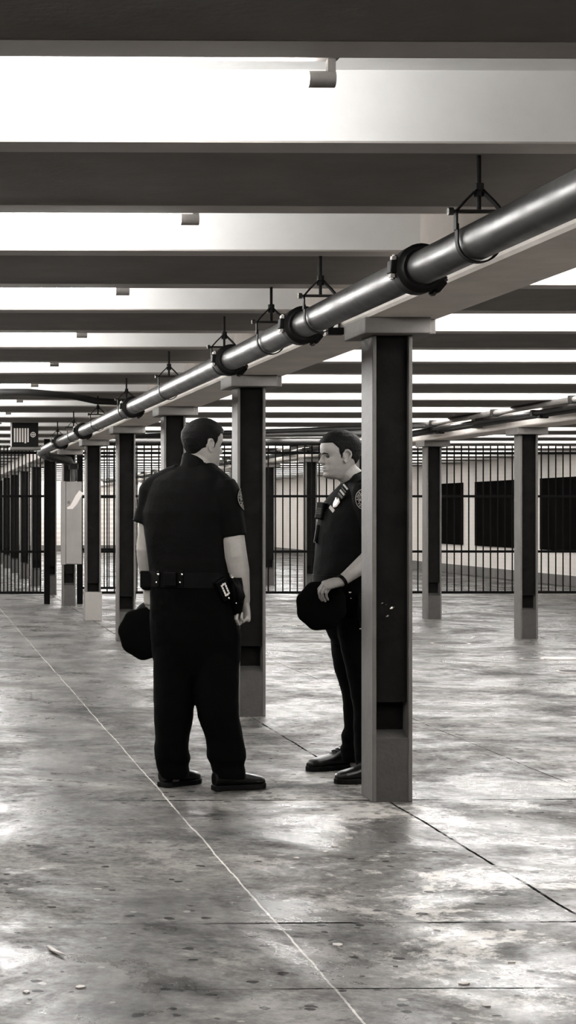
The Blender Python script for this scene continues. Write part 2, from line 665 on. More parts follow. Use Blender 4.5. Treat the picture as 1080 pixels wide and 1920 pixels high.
for (px, py, s) in ((717, 1131, 0.006), (735, 1140, 0.009), (727, 1155, 0.007), (724, 1134, 0.004)):
    p = W(px, py, 8.546) - V(col0.location)
    MB().tube([p + V((-s, 0, -s * 0.3)), p + V((0, -0.004, 0.002)), p + V((s, -0.001, s * 0.5))], [s * 0.5, s * 0.8, s * 0.3], 8, True).build('bolt', M['chrome'], col0, smooth=True)

# ------------------------------------------------------------------ overhead pipe with couplings and hangers
PX, PZ, PR = 1.72, H_EYE + 0.828, 0.0585
pipe = empty('overhead_pipe', (PX, 4.0, PZ), 'large dark metal standpipe running along the left girder under the ceiling', 'pipe')
po = pipe.location
MB().tube([(PX, 1.0, PZ), (PX, 24.6, PZ)], PR, 32).build('pipe_run', M['pipe'], pipe, po, smooth=True)
for cy in (6.16, 8.03, 9.86, 14.3, 18.5, 21.4):
    mb = MB()
    prof = [(-0.065, PR), (-0.065, PR + 0.010), (-0.045, PR + 0.014), (-0.035, PR + 0.026), (0.035, PR + 0.026), (0.045, PR + 0.014), (0.065, PR + 0.010), (0.065, PR)]
    rings = []
    for (dy, r) in prof:
        rings.append([(PX + r * math.cos(2 * math.pi * j / 32), cy + dy, PZ + r * math.sin(2 * math.pi * j / 32)) for j in range(32)])
    mb.rings(rings, cap=False)
    cp = mb.build('coupling', M['black_iron'], pipe, po, smooth=True)
    for ang in (math.radians(175), math.radians(-40)):
        u = V((math.cos(ang), 0, math.sin(ang)))
        w = V((-math.sin(ang), 0, math.cos(ang)))
        c = V((PX, cy, PZ)) + u * (PR + 0.028)
        R = Matrix((u, V((0, 1, 0)), w)).transposed()
        MB().box((-0.016, -0.028, -0.022), (0.016, 0.028, 0.022), R, c).build('lug', M['black_iron'], cp, po, bevel=0.004)
        MB().tube([c - w * 0.042, c + w * 0.042], 0.008, 8).tube([c + w * 0.024, c + w * 0.036], 0.014, 6).tube([c - w * 0.036, c - w * 0.024], 0.014, 6).build('coupling_bolt', M['bolt'], cp, po)

HY = [5.50, 7.66, 8.72, 10.05, 12.24, 14.7, 17.0, 19.6, 21.8]
for k, hy in enumerate(HY):
    h = empty('pipe_hanger', (PX, hy, ZB), 'black clevis pipe hanger, %s along the pipe from the front' % ORD[k], 'pipe hanger', 'clevis hangers along the overhead pipe')
    o = h.location
    topz = ZB + 0.003
    MB().tube([(PX, hy, PZ + PR + 0.035), (PX, hy, topz)], 0.007, 10).build('rod', M['black_iron'], h, o, smooth=True)
    yoke = MB()
    r = PR + 0.006
    yz = PZ + PR + 0.03
    pts = [(PX - r - 0.006, hy, PZ + 0.035), (PX - r - 0.006, hy, yz), (PX - r + 0.02, hy, yz + 0.03), (PX - 0.012, hy, yz + 0.062), (PX + 0.012, hy, yz + 0.062), (PX + r - 0.02, hy, yz + 0.03), (PX + r + 0.006, hy, yz), (PX + r + 0.006, hy, PZ + 0.035)]
    for a, b in zip(pts, pts[1:]):
        a, b = V(a), V(b)
        d = (b - a)
        L = d.length
        d.normalize()
        R = Matrix((d, V((0, 1, 0)), d.cross(V((0, 1, 0))))).transposed()
        yoke.box((-0.003, -0.014, -0.003), (L + 0.003, 0.014, 0.003), R, a)
    yoke.build('yoke', M['black_iron'], h, o)
    st = []
    for j in range(25):
        t = math.pi * (1 + j / 24)
        st.append((PX + r * math.cos(t), hy, PZ + r * math.sin(t)))
    st = [(PX - r, hy, PZ + 0.05)] + st + [(PX + r, hy, PZ + 0.05)]
    strap = MB()
    rings = []
    for q in st:
        q = V(q)
        n_ = V((q.x - PX, 0, min(0, q.z - PZ))).normalized()
        rings.append([q + V((0, -0.014, 0)), q + V((0, 0.014, 0)), q + n_ * 0.005 + V((0, 0.014, 0)), q + n_ * 0.005 + V((0, -0.014, 0))])
    strap.rings(rings)
    strap.build('strap', M['black_iron'], h, o)
    MB().tube([(PX - r - 0.03, hy, yz), (PX + r + 0.03, hy, yz)], 0.006, 8).tube([(PX - r - 0.03, hy, yz), (PX - r - 0.014, hy, yz)], 0.012, 6).build('cross_bolt', M['bolt'], h, o)
    MB().tube([(PX, hy, yz + 0.045), (PX, hy, yz + 0.085)], 0.015, 6).build('nut', M['black_iron'], h, o)

# brackets on the girder near the first column
for k, (px, py, y) in enumerate(((634, 612, 8.9), (480, 668, 11.9))):
    p = W(px, py, y)
    b = empty('girder_bracket', p, 'small black steel bracket under the girder left of the %s column top' % ('nearest' if k == 0 else 'second'), 'bracket', 'brackets under the left girder')
    MB().box((-0.05, 0, -0.04), (0.03, 0.05, -0.005)).box((-0.05, 0, -0.005), (-0.025, 0.05, 0.05)).build('angle', M['black_iron'], b, bevel=0.003)
    MB().box((0.0, 0, -0.005), (0.012, 0.05, 0.05)).build('clip', M['bolt'], b)


# ------------------------------------------------------------------ conduits
def conduit(name, label, pts, r, m, cat='conduit', group=None, saddles=()):
    root = empty(name, pts[0], label, cat, group)
    MB().tube(pts, r, 12).build('conduit_run', m, root, pts[0], smooth=True)
    for q in saddles:
        q = V(q)
        MB().box((q.x - r * 1.5, q.y - 0.03, q.z - r * 1.3), (q.x + r * 1.5, q.y + 0.03, q.z + r * 1.3)).build('saddle', M['black_iron'], root, pts[0])
    return root


G2 = 'conduits along the right girder'
xb = GB - 0.185
conduit('conduit', 'pale conduit highest on the right girder, touching the beams', [(xb - 0.30, 8, ZB - 0.03), (xb - 0.30, 60, ZB - 0.03)], 0.028, M['conduit'], 'conduit', G2, [(xb - 0.30, 10 + 2.3 * i, ZB - 0.03) for i in range(16)])
conduit('conduit', 'black cable run just below the pale conduit on the right girder', [(xb - 0.22, 8, ZB - 0.085), (xb - 0.22, 60, ZB - 0.085)], 0.022, M['dark_conduit'], 'conduit', G2, [(xb - 0.22, 11 + 3.6 * i, ZB - 0.085) for i in range(12)])
conduit('conduit', 'black cable run lowest on the right girder, above the column tops', [(xb - 0.13, 8, ZG + 0.075), (xb - 0.13, 60, ZG + 0.075)], 0.03, M['dark_conduit'], 'conduit', G2, [(xb - 0.13, 11 + 3.6 * i, ZG + 0.075) for i in range(12)])
for k, (px, py, y) in enumerate(((922, 789, 20.6), (1068, 770, 17.3), (808, 803, 24.2))):
    p = W(px, py, y)
    p.x = xb - 0.045
    j = empty('junction_box', p, 'small junction box on the right girder, %s' % ('left of the rightmost column top', 'at the right picture edge', 'just right of the nearest column')[k], 'junction box', 'junction boxes on the right girder')
    MB().box((-0.05, -0.06, -0.085), (0.04, 0.06, 0.06)).build('box', M['capital_paint'], j, bevel=0.004)
    MB().box((-0.055, -0.065, -0.065), (-0.05, 0.065, 0.05)).build('lid', M['conduit'], j)

conduit('conduit', 'dark cable run crossing the left ceiling to the big pipe', [(-0.6, 16.0, 2.43), (1.0, 16.0, 2.43), (1.40, 16.2, 2.41), (1.66, 16.5, 2.38), (2.05, 16.75, 2.38)], 0.03, M['dark_conduit'])
GC = 'dark pipes crossing between the rows'
conduit('conduit', 'dark crossing pipe above the fence between the rows, the higher one', [(GA + 0.22, 24.4, 2.40), (xb - 0.36, 23.6, 2.40)], 0.04, M['dark_conduit'], 'conduit', GC)
conduit('conduit', 'dark crossing pipe above the fence between the rows, the lower one', [(GA + 0.24, 25.6, 2.36), (xb - 0.37, 25.6, 2.36)], 0.05, M['dark_conduit'], 'conduit', GC)
conduit('conduit', 'slanting dark pipe between the rows near the fence top', [(GA + 0.24, 23.3, 2.34), (xb - 0.36, 21.6, 2.40)], 0.03, M['dark_conduit'], 'conduit', GC)

# elbow from the pipe end down to the cabinet
e0 = V((PX, 24.6, PZ))
cabp = W(138, 905, 25.75)
e0 = e0 + V((0, 0.202, 0))
el = empty('pipe_elbow', e0, 'dark pipe elbow dropping from the overhead pipe to the pale cabinet', 'pipe')
pts = [e0 + V((0.02, -0.2, 0)), e0 + V((0.03, 0.25, -0.01)), e0 + V((0.12, 0.75, -0.03)), V((cabp.x - 0.06, 25.75, PZ - 0.10)), V((cabp.x, 25.75, PZ - 0.22)), V((cabp.x, 25.75, cabp.z + 0.02))]
MB().tube(pts, [0.06, 0.06, 0.06, 0.06, 0.05, 0.05], 16).build('elbow', M['pipe'], el, e0, smooth=True)
MB().tube([(cabp.x, 25.75, cabp.z + 0.19), (cabp.x, 25.75, cabp.z + 0.27)], 0.068, 16).build('collar', M['black_iron'], el, e0, smooth=True)

# electrical cabinet
a, b = W(122.5, 1058, 25.55), W(153.5, 903, 25.55)
cb = empty('electrical_cabinet', (a.x, 25.55, a.z), 'tall pale grey electrical cabinet mounted on a column by the fence', 'cabinet')
o = cb.location
dx = b.x - a.x
MB().box((a.x, 25.55, a.z), (b.x, 25.86, b.z)).box((a.x + 0.06, 25.86, a.z + 0.1), (b.x - 0.03, 26.41, a.z + 0.16)).box((a.x + 0.06, 25.86, b.z - 0.2), (b.x - 0.03, 26.41, b.z - 0.14)).build('body', M['cabinet'], cb, o, bevel=0.006)
MB().box((a.x - 0.062, 25.535, a.z - 0.004), (a.x + 0.004, 25.60, b.z + 0.004)).build('hinge_flange', M['cabinet'], cb, o, bevel=0.004)
d = MB().box((a.x + 0.008, 25.535, a.z + 0.008), (b.x - 0.004, 25.55, b.z - 0.008)).build('door', M['cabinet'], cb, o, bevel=0.004)
sm = MB()
sp = [W(126, 953, 25.532), W(134, 951, 25.532), (W(140, 943, 25.532)), W(146, 932, 25.532), W(152.5, 922, 25.532)]
sm.tube(sp, [0.012, 0.03, 0.038, 0.04, 0.035], 10)
for i, v in enumerate(sm.v):
    v.y = 25.534 + (v.y - 25.532) * 0.04
sm.build('paint_smear', M['pale_smear'], d, o, smooth=True)['label'] = 'pale smear across the cabinet door'
MB().tube([W(129, 942, 25.537), W(129, 942, 25.515)], 0.022, 14).build('latch', M['bolt'], d, o, smooth=True)

# dark slotted box hanging over the gate
a, b = W(22, 838, 22.0), W(72, 790, 22.0)
hb = empty('ceiling_box', (a.x, 22.0, a.z), 'dark slotted box with pale vertical bars hanging at the upper left', 'heater')
o = hb.location
MB().box((a.x, 22.0, a.z), (b.x, 22.3, b.z)).box((a.x + 0.05, 22.1, b.z), (a.x + 0.08, 22.13, ZB + 0.003)).box((b.x - 0.08, 22.1, b.z), (b.x - 0.05, 22.13, ZB + 0.003)).build('casing', M['sign_dark'], hb, o, bevel=0.006)
MB().box((a.x - 0.02, 21.98, a.z - 0.035), (b.x + 0.03, 22.32, a.z)).build('tray', M['conduit'], hb, o, bevel=0.004)
for k in range(6):
    p0, p1 = W(27.5 + 5.0 * k, 829 + (2 if k == 4 else 0), 21.99), W(27.5 + 5.0 * k, 803, 21.99)
    MB().box((p0.x - 0.0095, 21.985, p0.z), (p0.x + 0.0095, 22.002, p1.z)).build('slat', M['slat'], hb, o)
c = W(62, 815, 21.99)
kn = MB().tube([c + V((0.028 * math.cos(t), 0, 0.028 * math.sin(t))) for t in np.linspace(0, 2 * math.pi, 20)], 0.005, 6)
kn.box((c.x - 0.028, c.y - 0.004, c.z - 0.004), (c.x + 0.028, c.y + 0.004, c.z + 0.004)).box((c.x - 0.004, c.y - 0.004, c.z - 0.028), (c.x + 0.004, c.y + 0.004, c.z + 0.028))
kn.build('knob', M['slat'], hb, o)

# ------------------------------------------------------------------ fence
FY = 26.95
def fz(py): return W(87, py, FY).z
ZR = [0.17, 0.78, 1.605, 2.25]


def fence(name, label, x0, x1, pitch, y=FY, posts=(), ztop=2.36, r=0.010, group='fence sections across the hall'):
    root = empty(name, (x0, y, 0), label, 'fence', group)
    o = root.location
    k = int((x1 - x0) / pitch)
    bar = MB().tube([(x0, y, ZR[0]), (x0, y, ztop)], r, 6).build('bar', M['fence'], root, o)
    bar.location = (0, 0, 0)
    for i in range(1, k + 1):
        c = bar.copy()
        COL.objects.link(c)
        c.location = (i * pitch, 0, 0)
    for z in ZR:
        MB().box((x0 - 0.03, y - 0.02, z - 0.018), (x1 + 0.03, y + 0.02, z + 0.018)).build('rail', M['fence'], root, o)
    for px_ in posts:
        MB().box((px_ - 0.042, y - 0.042, 0), (px_ + 0.042, y + 0.042, ZB)).build('post', M['fence'], root, o)
    return root


xp = W(88, 1100, FY).x
fence('gate_panel', 'black gate of closely set bars left of the thick post', 0.4, xp - 0.075, 0.0545, posts=(xp,))
fence('fence_panel', 'black bar fence between the thick post and the pale cabinet columns', xp + 0.57, 3.07, 0.109, posts=(xp + 0.49,))
fence('fence_panel', 'black bar fence crossing the middle behind the two officers', 3.2, 6.5, 0.109, posts=(3.15,))
fence('fence_panel', 'black bar fence at the right in front of the black wall panels', 6.75, 12.0, 0.109, posts=(6.7, 11.95))
fence('fence_panel', 'second black bar fence standing behind the first near the white-footed column', 2.62, 3.4, 0.075, y=28.6, posts=(3.45,), r=0.009)

# ------------------------------------------------------------------ black boards on the right wall
BP = [(39.65, 42.3, 'farthest left'), (35.6, 38.65, 'between the two right columns'), (31.2, 34.6, 'nearest the right picture edge')]
for y0, y1, lab in BP:
    o = empty('wall_panel', (XW, (y0 + y1) / 2, 0.68), 'black framed panel on the white right wall, ' + lab, 'wall panel', 'black panels on the right wall')
    oo = o.location
    MB().box((XW - 0.03, y0, 0.68), (XW, y1, 1.985)).build('board', M['board_black'], o, oo)
    MB().box((XW - 0.045, y0 - 0.03, 0.65), (XW, y1 + 0.03, 0.68)).box((XW - 0.045, y0 - 0.03, 1.985), (XW, y1 + 0.03, 2.015)).box((XW - 0.045, y0 - 0.03, 0.68), (XW, y0, 1.985)).box((XW - 0.045, y1, 0.68), (XW, y1 + 0.03, 1.985)).build('frame', M['board_black'], o, oo)

# ------------------------------------------------------------------ things on the floor
for k, (px, py, r, lab) in enumerate(((845, 1208.5, 0.205, 'behind the nearest column, left of the others'), (997, 1238, 0.11, 'before the rightmost column, dark'),
                                      (1048, 1237, 0.17, 'before the rightmost column, pale'), (1080, 1262, 0.17, 'cut by the right picture edge'))):
    y = F_PX * H_EYE / (py - 960)
    p = W(px, py, y)
    o = empty('floor_cover', (p.x, p.y, 0), 'round iron floor cover ' + lab, 'floor cover', 'round covers set in the floor')
    oo = o.location
    rg = [[(p.x + rr * math.cos(t), p.y + rr * math.sin(t), z) for t in np.linspace(0, 2 * math.pi, 40, endpoint=False)] for rr, z in ((r, 0.0), (r, 0.008), (r - 0.03, 0.008), (r - 0.03, 0.0))]
    MB().rings(rg, cap=False).build('rim', M['cover_rim'], o, oo)
    MB().tube([(p.x, p.y, 0), (p.x, p.y, 0.009)], r - 0.03, 36).build('lid', M['cover_rim'] if k == 2 else M['cover_iron'], o, oo)

lp = W(104, 1788, F_PX * H_EYE / (1788 - 960))
lf = MB()
ou = [(-0.026, 0.022), (-0.014, 0.026), (0.0, 0.012), (0.012, -0.008), (0.026, -0.03), (0.006, -0.016), (-0.012, 0.0)]
lf.rings([[(lp.x + x, lp.y + y_ * 2.2, 0.002 + 0.006 * abs(math.sin(x * 60))) for x, y_ in ou], [(lp.x + x, lp.y + y_ * 2.2, 0.004 + 0.008 * abs(math.sin(x * 60))) for x, y_ in ou]])
tag(lf.build('dry_leaf', M['leaf'], None, (lp.x, lp.y, 0)), 'pale dry leaf on the floor at the lower left', 'leaf')
rs = random.Random(4)
for k, (px, py) in enumerate(((912, 1892), (150, 1853), (628, 1590), (655, 1575), (610, 1600), (555, 1612), (632, 1776), (50, 1862), (870, 1850), (960, 1810))):
    y = F_PX * H_EYE / (py - 960)
    p = W(px, py, y)
    s = 0.009 + 0.005 * rs.random()
    R = Matrix.Rotation(rs.random() * 3, 3, 'Z')
    ol = [V((p.x, p.y, 0.0005)) + R @ V((s * math.cos(t) * (0.8 + 0.5 * rs.random()), s * 1.3 * math.sin(t) * (0.7 + 0.5 * rs.random()), 0)) for t in np.linspace(0, 2 * math.pi, 7, endpoint=False)]
    o = MB().rings([ol, [q + V((0, 0, 0.002 + 0.003 * rs.random())) for q in ol]]).build('paper_scrap', M['scrap'], None, (p.x, p.y, 0))
    place = ('at the bottom edge right of the middle', 'at the bottom left below the leaf', 'below the nearest column, left one', 'below the nearest column, right one',
             'below the nearest column, lowest one', 'below the feet of the left officer', 'right of the white joint near the crossing joint', 'in the bottom left corner', 'at the lower right, left one', 'at the lower right, right one')[k]
    tag(o, 'tiny pale paper scrap on the floor ' + place, 'litter', 'paper scraps on the floor')


# ------------------------------------------------------------------ people
def smooth01(x):
    x = max(0.0, min(1.0, x))
    return x * x * (3 - 2 * x)


ZP = [0, .01, .02, .05, .085, .112, .135, .15, .17, .19, .21, .225, .232, .2355]
FP = [.046, .072, .081, .084, .083, .083, .091, .094, .092, .084, .066, .044, .026, .004]
ZQ = [0, .02, .05, .08, .11, .14, .17, .20, .22, .232, .2355]
BQ = [.02, .025, .050, .078, .098, .107, .103, .084, .058, .030, .005]
ZS = [0, .02, .05, .08, .11, .14, .17, .20, .22, .232, .2355]
WS = [.034, .049, .063, .070, .074, .078, .0765, .063, .044, .022, .004]


def head_point(z, phi):
    f0 = np.interp(z, ZP, FP)
    b0 = np.interp(z, ZQ, BQ)
    w0 = np.interp(z, ZS, WS)
    c, s = math.cos(phi), math.sin(phi)
    e = 2.35
    k = (abs(c) ** e + abs(s) ** e) ** (-1 / e)
    f = (f0 if c > 0 else b0) * c * k
    l = w0 * s * k
    if c > 0:
        def g(z0, sz, l0, sl):
            return math.exp(-((z - z0) / sz) ** 2 - ((l - l0) / sl) ** 2)
        d = 0.011 * g(.016, .012, 0, .02) - 0.004 * g(.034, .006, 0, .022) + 0.007 * g(.0455, .0055, 0, .02) + 0.007 * g(.0595, .006, 0, .02)
        d -= 0.005 * g(.0525, .0028, 0, .026)
        for q in (-1, 1):
            d += -0.011 * g(.113, .010, q * .031, .013) + 0.005 * g(.130, .006, q * .026, .018) + 0.005 * g(.09, .014, q * .050, .016)
            d += -0.003 * g(.066, .012, q * .03, .008)
        f += d
    return f, l


def head_grid(nz=54, n=80):
    zs = list(np.concatenate([np.linspace(0, .2, 42), .2 + .0355 * np.sin(np.linspace(0.1, math.pi / 2, 13))]))
    return [[(*head_point(z, 2 * math.pi * j / n), z) for j in range(n)] for z in zs]


class Frame:
    def __init__(s, O, Fw, U=(0, 0, 1), scale=1.0):
        s.O, s.s = V(O), scale
        s.F = V(Fw).normalized()
        U = V(U)
        s.U = (U - s.F * U.dot(s.F)).normalized()
        s.L = s.U.cross(s.F)               # person's left

    def __call__(s, f, l, z):
        return s.O + (s.F * f + s.L * l + s.U * z) * s.s


def add_head(mb, T):
    g = head_grid()
    mb.rings([[T(f, l, z) for f, l, z in r] for r in g])
    # nose
    mb.ell([(T(c, 0, z), T.F * a * T.s, T.L * w * T.s) for z, c, a, w in ((.126, .080, .009, .007), (.112, .083, .0125, .008), (.098, .0875, .0165, .0105), (.088, .0895, .0195, .0145), (.081, .0895, .0185, .0165), (.075, .086, .013, .0135), (.072, .082, .006, .009))], 16)
    # ears
    for q in (-1, 1):
        pts = [(.010, .110), (.012, .122), (.004, .136), (-.010, .139), (-.022, .131), (-.025, .115), (-.018, .098), (-.009, .084), (.002, .078), (.008, .086)]
        mb.tube([T(f, q * (.0785 + .010 * smooth01(-f / .025)), z) for f, z in pts], [.0045, .005, .0055, .0055, .0055, .0055, .005, .0055, .006, .004], 8, True)
        mb.ell([(T(-.004, q * .072, .108), T.F * .017 * T.s, T.U * .027 * T.s), (T(-.005, q * .0765, .108), T.F * .016 * T.s, T.U * .025 * T.s)], 14)
        mb.sphere(T(.011, q * .077, .106), .006 * T.s, 8)


def surf_f(z, l):
    best = None
    for t in np.linspace(-1.4, 1.4, 400):
        f, q = head_point(z, t)
        if best is None or abs(q - l) < best[0]:
            best = (abs(q - l), f)
    return best[1]


def mouth(T, parent, origin):
    pts = [T(surf_f(.0525 + dz, l) + .0026, l, .0525 + dz) for l, dz in ((-.025, -.002), (-.016, 0), (-.006, .0008), (.006, .0008), (.016, 0), (.025, -.002))]
    MB().tube(pts, [.0008, .0016, .002, .002, .0016, .0008], 6).build('mouth', M['lip'], parent, origin, smooth=True)


def hair_cap(T, name, parent, origin, front=.170, thick=.011):
    def mask(f, l, z):
        if f > .02:
            zl = front - .012 * smooth01((f - .03) / .05) * 0 + .0 + (.150 - front) * smooth01((.062 - f) / .03) * (1 if f < .062 else 0)
            if f < .034:
                zl = zl + (.098 - zl) * smooth01((.034 - f) / .012)
        elif f > -.012:
            zl = .098 + .042 * smooth01((.012 - f) / .010)
        elif f > -.035:
            zl = .14 - .045 * smooth01((-.016 - f) / .014)
        else:
            zl = .095 - .060 * smooth01((-.035 - f) / .055)
        return smooth01((z - zl) / .010 + 0.3)
    mb = MB()
    rr = []
    g = head_grid()
    for r in g:
        row = []
        for f, l, z in r:
            m = mask(f, l, z)
            t = thick * (0.45 + 0.55 * smooth01((z - .12) / .07)) * m - .006 * (1 - m)
            nv = V((f, l, (z - .13) * 0.8 if z > .13 else 0)).normalized()
            p = T(f, l, z) + (T.F * nv.x + T.L * nv.y + T.U * nv.z) * (t + .0022 * m * noise.noise(V((f, l, z)) * 90)) * T.s
            row.append(p)
        rr.append(row)
    mb.rings(rr)
    return mb.build(name, M['hair'], parent, origin, smooth='all')


def add_hand(mb, P, D, Bk, thumb, curls, spread=0.06, s=1.0, thumb_curl=0.5):
    """P wrist, D towards the fingers, Bk out of the back of the hand, thumb: direction of the thumb side"""
    P, D = V(P), V(D).normalized()
    Bk = V(Bk)
    Bk = (Bk - D * Bk.dot(D)).normalized()
    S = V(thumb)
    S = (S - D * S.dot(D) - Bk * S.dot(Bk)).normalized()
    mb.ell([(P + D * t * s, S * w * s, Bk * h * s) for t, w, h in ((-.02, .027, .021), (.0, .028, .020), (.03, .036, .019), (.06, .041, .016), (.085, .041, .0135), (.094, .037, .010))], 18, 2.4)
    lens = ((.046, .027, .022), (.050, .031, .024), (.046, .029, .023), (.037, .022, .020))
    tips = []
    for i in range(4):
        off = (.030, .0105, -.010, -.029)[i]
        base = P + (D * (.080 + (0, .004, .001, -.007)[i]) + S * off) * s
        d = (D + S * spread * (1.5, .5, -.5, -1.5)[i]).normalized()
        ax = d.cross(Bk)
        pts = [base - d * .015 * s, base]
        dd = d.copy()
        for ln, cu in zip(lens[i], curls[i]):
            dd = Matrix.Rotation(-math.radians(cu), 3, ax) @ dd
            pts.append(pts[-1] + dd * ln * s)
        r = (.0088, .0092, .0088, .0078)[i] * s
        mb.tube(pts, [r, r * 1.05, r, r * .92, r * .8], 10, True)
        tips.append(pts[-1])
    b = P + (D * .022 + S * .026) * s
    d1 = (D * .62 + S * .70 - Bk * .35).normalized()
    d2 = (D * (.95) + S * (.25 - .5 * thumb_curl) - Bk * (.3 + thumb_curl * .5)).normalized()
    d3 = (D * .9 + S * (.05 - .8 * thumb_curl) - Bk * (.3 + thumb_curl * .6)).normalized()
    p1 = b + d1 * .036 * s
    p2 = p1 + d2 * .034 * s
    mb.tube([b, p1, p2, p2 + d3 * .026 * s], [.015 * s, .0125 * s, .0105 * s, .009 * s], 10, True)
    return tips


def wrinkle(scale, amp, seed=0.0, stretch=1.0):
    def f(c):
        q = V((c.x * scale, c.y * scale, c.z * scale * stretch)) + V((seed, seed, seed))
        return amp * (noise.noise(q) + 0.5 * noise.noise(q * 2.3))
    return f


def make_shoe(parent, origin, heel, toe, w=0.048, top=0.13):
    """heel and toe: points on the floor"""
    heel, toe = V(heel), V(toe)
    heel.z = toe.z = 0
    D = (toe - heel)
    L = D.length
    D.normalize()
    S = V((-D.y, D.x, 0))
    Z = V((0, 0, 1))
    up = MB()
    secs = []
    for t, ww, h, zc in ((.0, .55, .030, .055), (.03, .72, .042, .062), (.10, .80, .052, .070), (.25, .82, .056, .072), (.42, .85, .047, .063), (.58, .95, .034, .050), (.75, 1.0, .028, .044), (.88, .88, .024, .040), (.96, .62, .019, .036), (1.0, .30, .012, .033)):
        secs.append((heel + D * L * t + Z * zc, S * w * ww, Z * h))
    up.ell(secs, 24, 2.5)
    up.ell([(heel + D * .075 + Z * .07, D * .055, S * .040), (heel + D * .072 + Z * top, D * .050, S * .040)], 20)
    sh = fuse(up, 'shoe', M['shoe'], parent, origin, 0.004, 3)
    so = MB()
    outl = []
    for t, ww in ((-.012, .45), (0.02, .78), (.12, .86), (.3, .84), (.5, .92), (.72, 1.08), (.88, .98), (.97, .68), (1.012, .3)):
        outl.append((t, ww))
    poly = [heel + D * L * t + S * w * ww for t, ww in outl] + [heel + D * L * t - S * w * ww for t, ww in reversed(outl)]
    so.rings([[p + Z * 0.001 for p in poly], [p + Z * 0.026 for p in poly]])
    so.build('sole', M['sole'], sh, origin, bevel=0.004)
    lace = MB()
    for t in (.36, .43, .50):
        c = heel + D * L * t
        h = .063 + .047 - (t - .42) * .12 + .002
        lace.tube([c - S * .022 + Z * (h - .006), c + Z * (h + .001), c + S * .022 + Z * (h - .006)], .003, 6)
    lace.build('laces', M['leather'], sh, origin)
    return sh


def cap(name, label, centre, top_dir, visor_dir, s=1.0):
    """eight-point peaked cap: flat soft crown, band and visor"""
    c = V(centre)
    N = V(top_dir).normalized()
    A = V(visor_dir)
    A = (A - N * A.dot(N)).normalized()
    B = N.cross(A)
    root = empty(name, c, label, 'cap', 'peaked caps held by the officers')
    n_ = 48

    def ring(r, h, lobes=0.0):
        return [c + N * h + (A * math.cos(t) + B * math.sin(t)) * r * (1 + lobes * math.cos(8 * t)) for t in np.linspace(0, 2 * math.pi, n_, endpoint=False)]
    cr = MB().rings([ring(.094, -.035), ring(.100, -.03), ring(.121, -.008, .02), ring(.133, .010, .03), ring(.134, .020, .03), ring(.126, .028, .025), ring(.07, .033), ring(.01, .034)])
    cr.build('crown', M['felt'], root, c, smooth='all')
    MB().rings([ring(.092, -.078), ring(.0955, -.078), ring(.0965, -.036), ring(.092, -.030)], cap=False).rings([ring(.088, -.076), ring(.09, -.04), ring(.02, -.038)]).build('band', M['leather'], root, c, smooth=True)
    vi = MB()
    up_, lo_ = [], []
    rows = []
    for k in range(5):
        q = k / 4
        row = []
        for t in np.linspace(-1.05, 1.05, 20):
            r = .093 + q * .055 * math.cos(t * 1.35)
            h = -.074 - q * .030
            row.append(c + N * h + (A * math.cos(t) + B * math.sin(t)) * r)
        rows.append(row)
    vs_, fs_ = [], []
    for row in rows:
        vs_ += row
    for i in range(4):
        for j in range(19):
            fs_.append((i * 20 + j, i * 20 + j + 1, (i + 1) * 20 + j + 1, (i + 1) * 20 + j))
    vi.add(vs_, fs_)
    vo = vi.build('visor', M['leather'], root, c, smooth=True)
    so = vo.modifiers.new('s', 'SOLIDIFY')
    so.thickness = 0.004
    for ch in root.children:
        ch.data.transform(Matrix.Scale(s, 4))
    return root


def patch_on(parent, origin, P, A, N, r_arm, r=0.054):
    """round embroidered shoulder patch wrapped on a sleeve: P point on the arm axis, A along the arm (up), N outward"""
    P, A, N = V(P), V(A).normalized(), V(N)
    N = (N - A * N.dot(A)).normalized()
    T_ = A.cross(N)

    def pt(u, v, h):
        a = u / r_arm
        return P + A * v + (N * math.cos(a) + T_ * math.sin(a)) * (r_arm + h)

    def annulus(mb, r0, r1, h, n_=40, t0=0, t1=2 * math.pi):
        ts = np.linspace(t0, t1, n_ + 1)
        o = len(mb.v)
        for t in ts:
            for rr in (r0, r1):
                mb.v.append(pt(rr * math.cos(t), rr * math.sin(t), h))
        for i in range(n_):
            mb.f.append((o + 2 * i, o + 2 * i + 1, o + 2 * i + 3, o + 2 * i + 2))

    base = MB()
    annulus(base, 0.001, r, 0.003)
    b = base.build('patch', M['felt'], parent, origin)
    so = b.modifiers.new('s', 'SOLIDIFY')
    so.thickness = 0.002
    m1 = MB()
    annulus(m1, r * .92, r, .0045)
    annulus(m1, r * .60, r * .66, .0045)
    for k in range(22):                    # the ring of stitched lettering, too small to read
        t = 2 * math.pi * k / 22
        if k % 6 == 5:
            continue
        annulus(m1, r * .72, r * (.86 if k % 2 else .82), .0045, 2, t, t + .14 + .05 * (k % 3))
    annulus(m1, r * .28, r * .36, .0045, 14, -2.2, 2.4)
    annulus(m1, .001, r * .16, .0045, 12)
    for k in range(7):
        t = 2 * math.pi * k / 7 + .2
        annulus(m1, r * .40, r * .55, .0045, 2, t, t + .25 + .1 * (k % 2))
    m1.build('embroidery', M['thread_white'], b, origin)
    m2 = MB()
    annulus(m2, r * .37, r * .59, .0038, 24, .4, 3.4)
    annulus(m2, r * .17, r * .27, .0038, 16)
    m2.build('backing', M['thread_grey'], b, origin)


# ------------------------------------------------------------------ officer on the left (seen from behind)
Y1 = 8.97
p1 = empty('person', W(372, 1480, Y1) * 1.0, 'person in dark short-sleeved uniform on the left, back turned, holding a cap', 'person', 'uniformed officers talking')
p1.location.z = 0
O1 = p1.location.copy()
a1 = math.radians(30)
F1 = V((math.sin(a1), math.cos(a1), 0))
R1 = V((math.cos(a1), -math.sin(a1), 0))
S1 = Y1 / F_PX


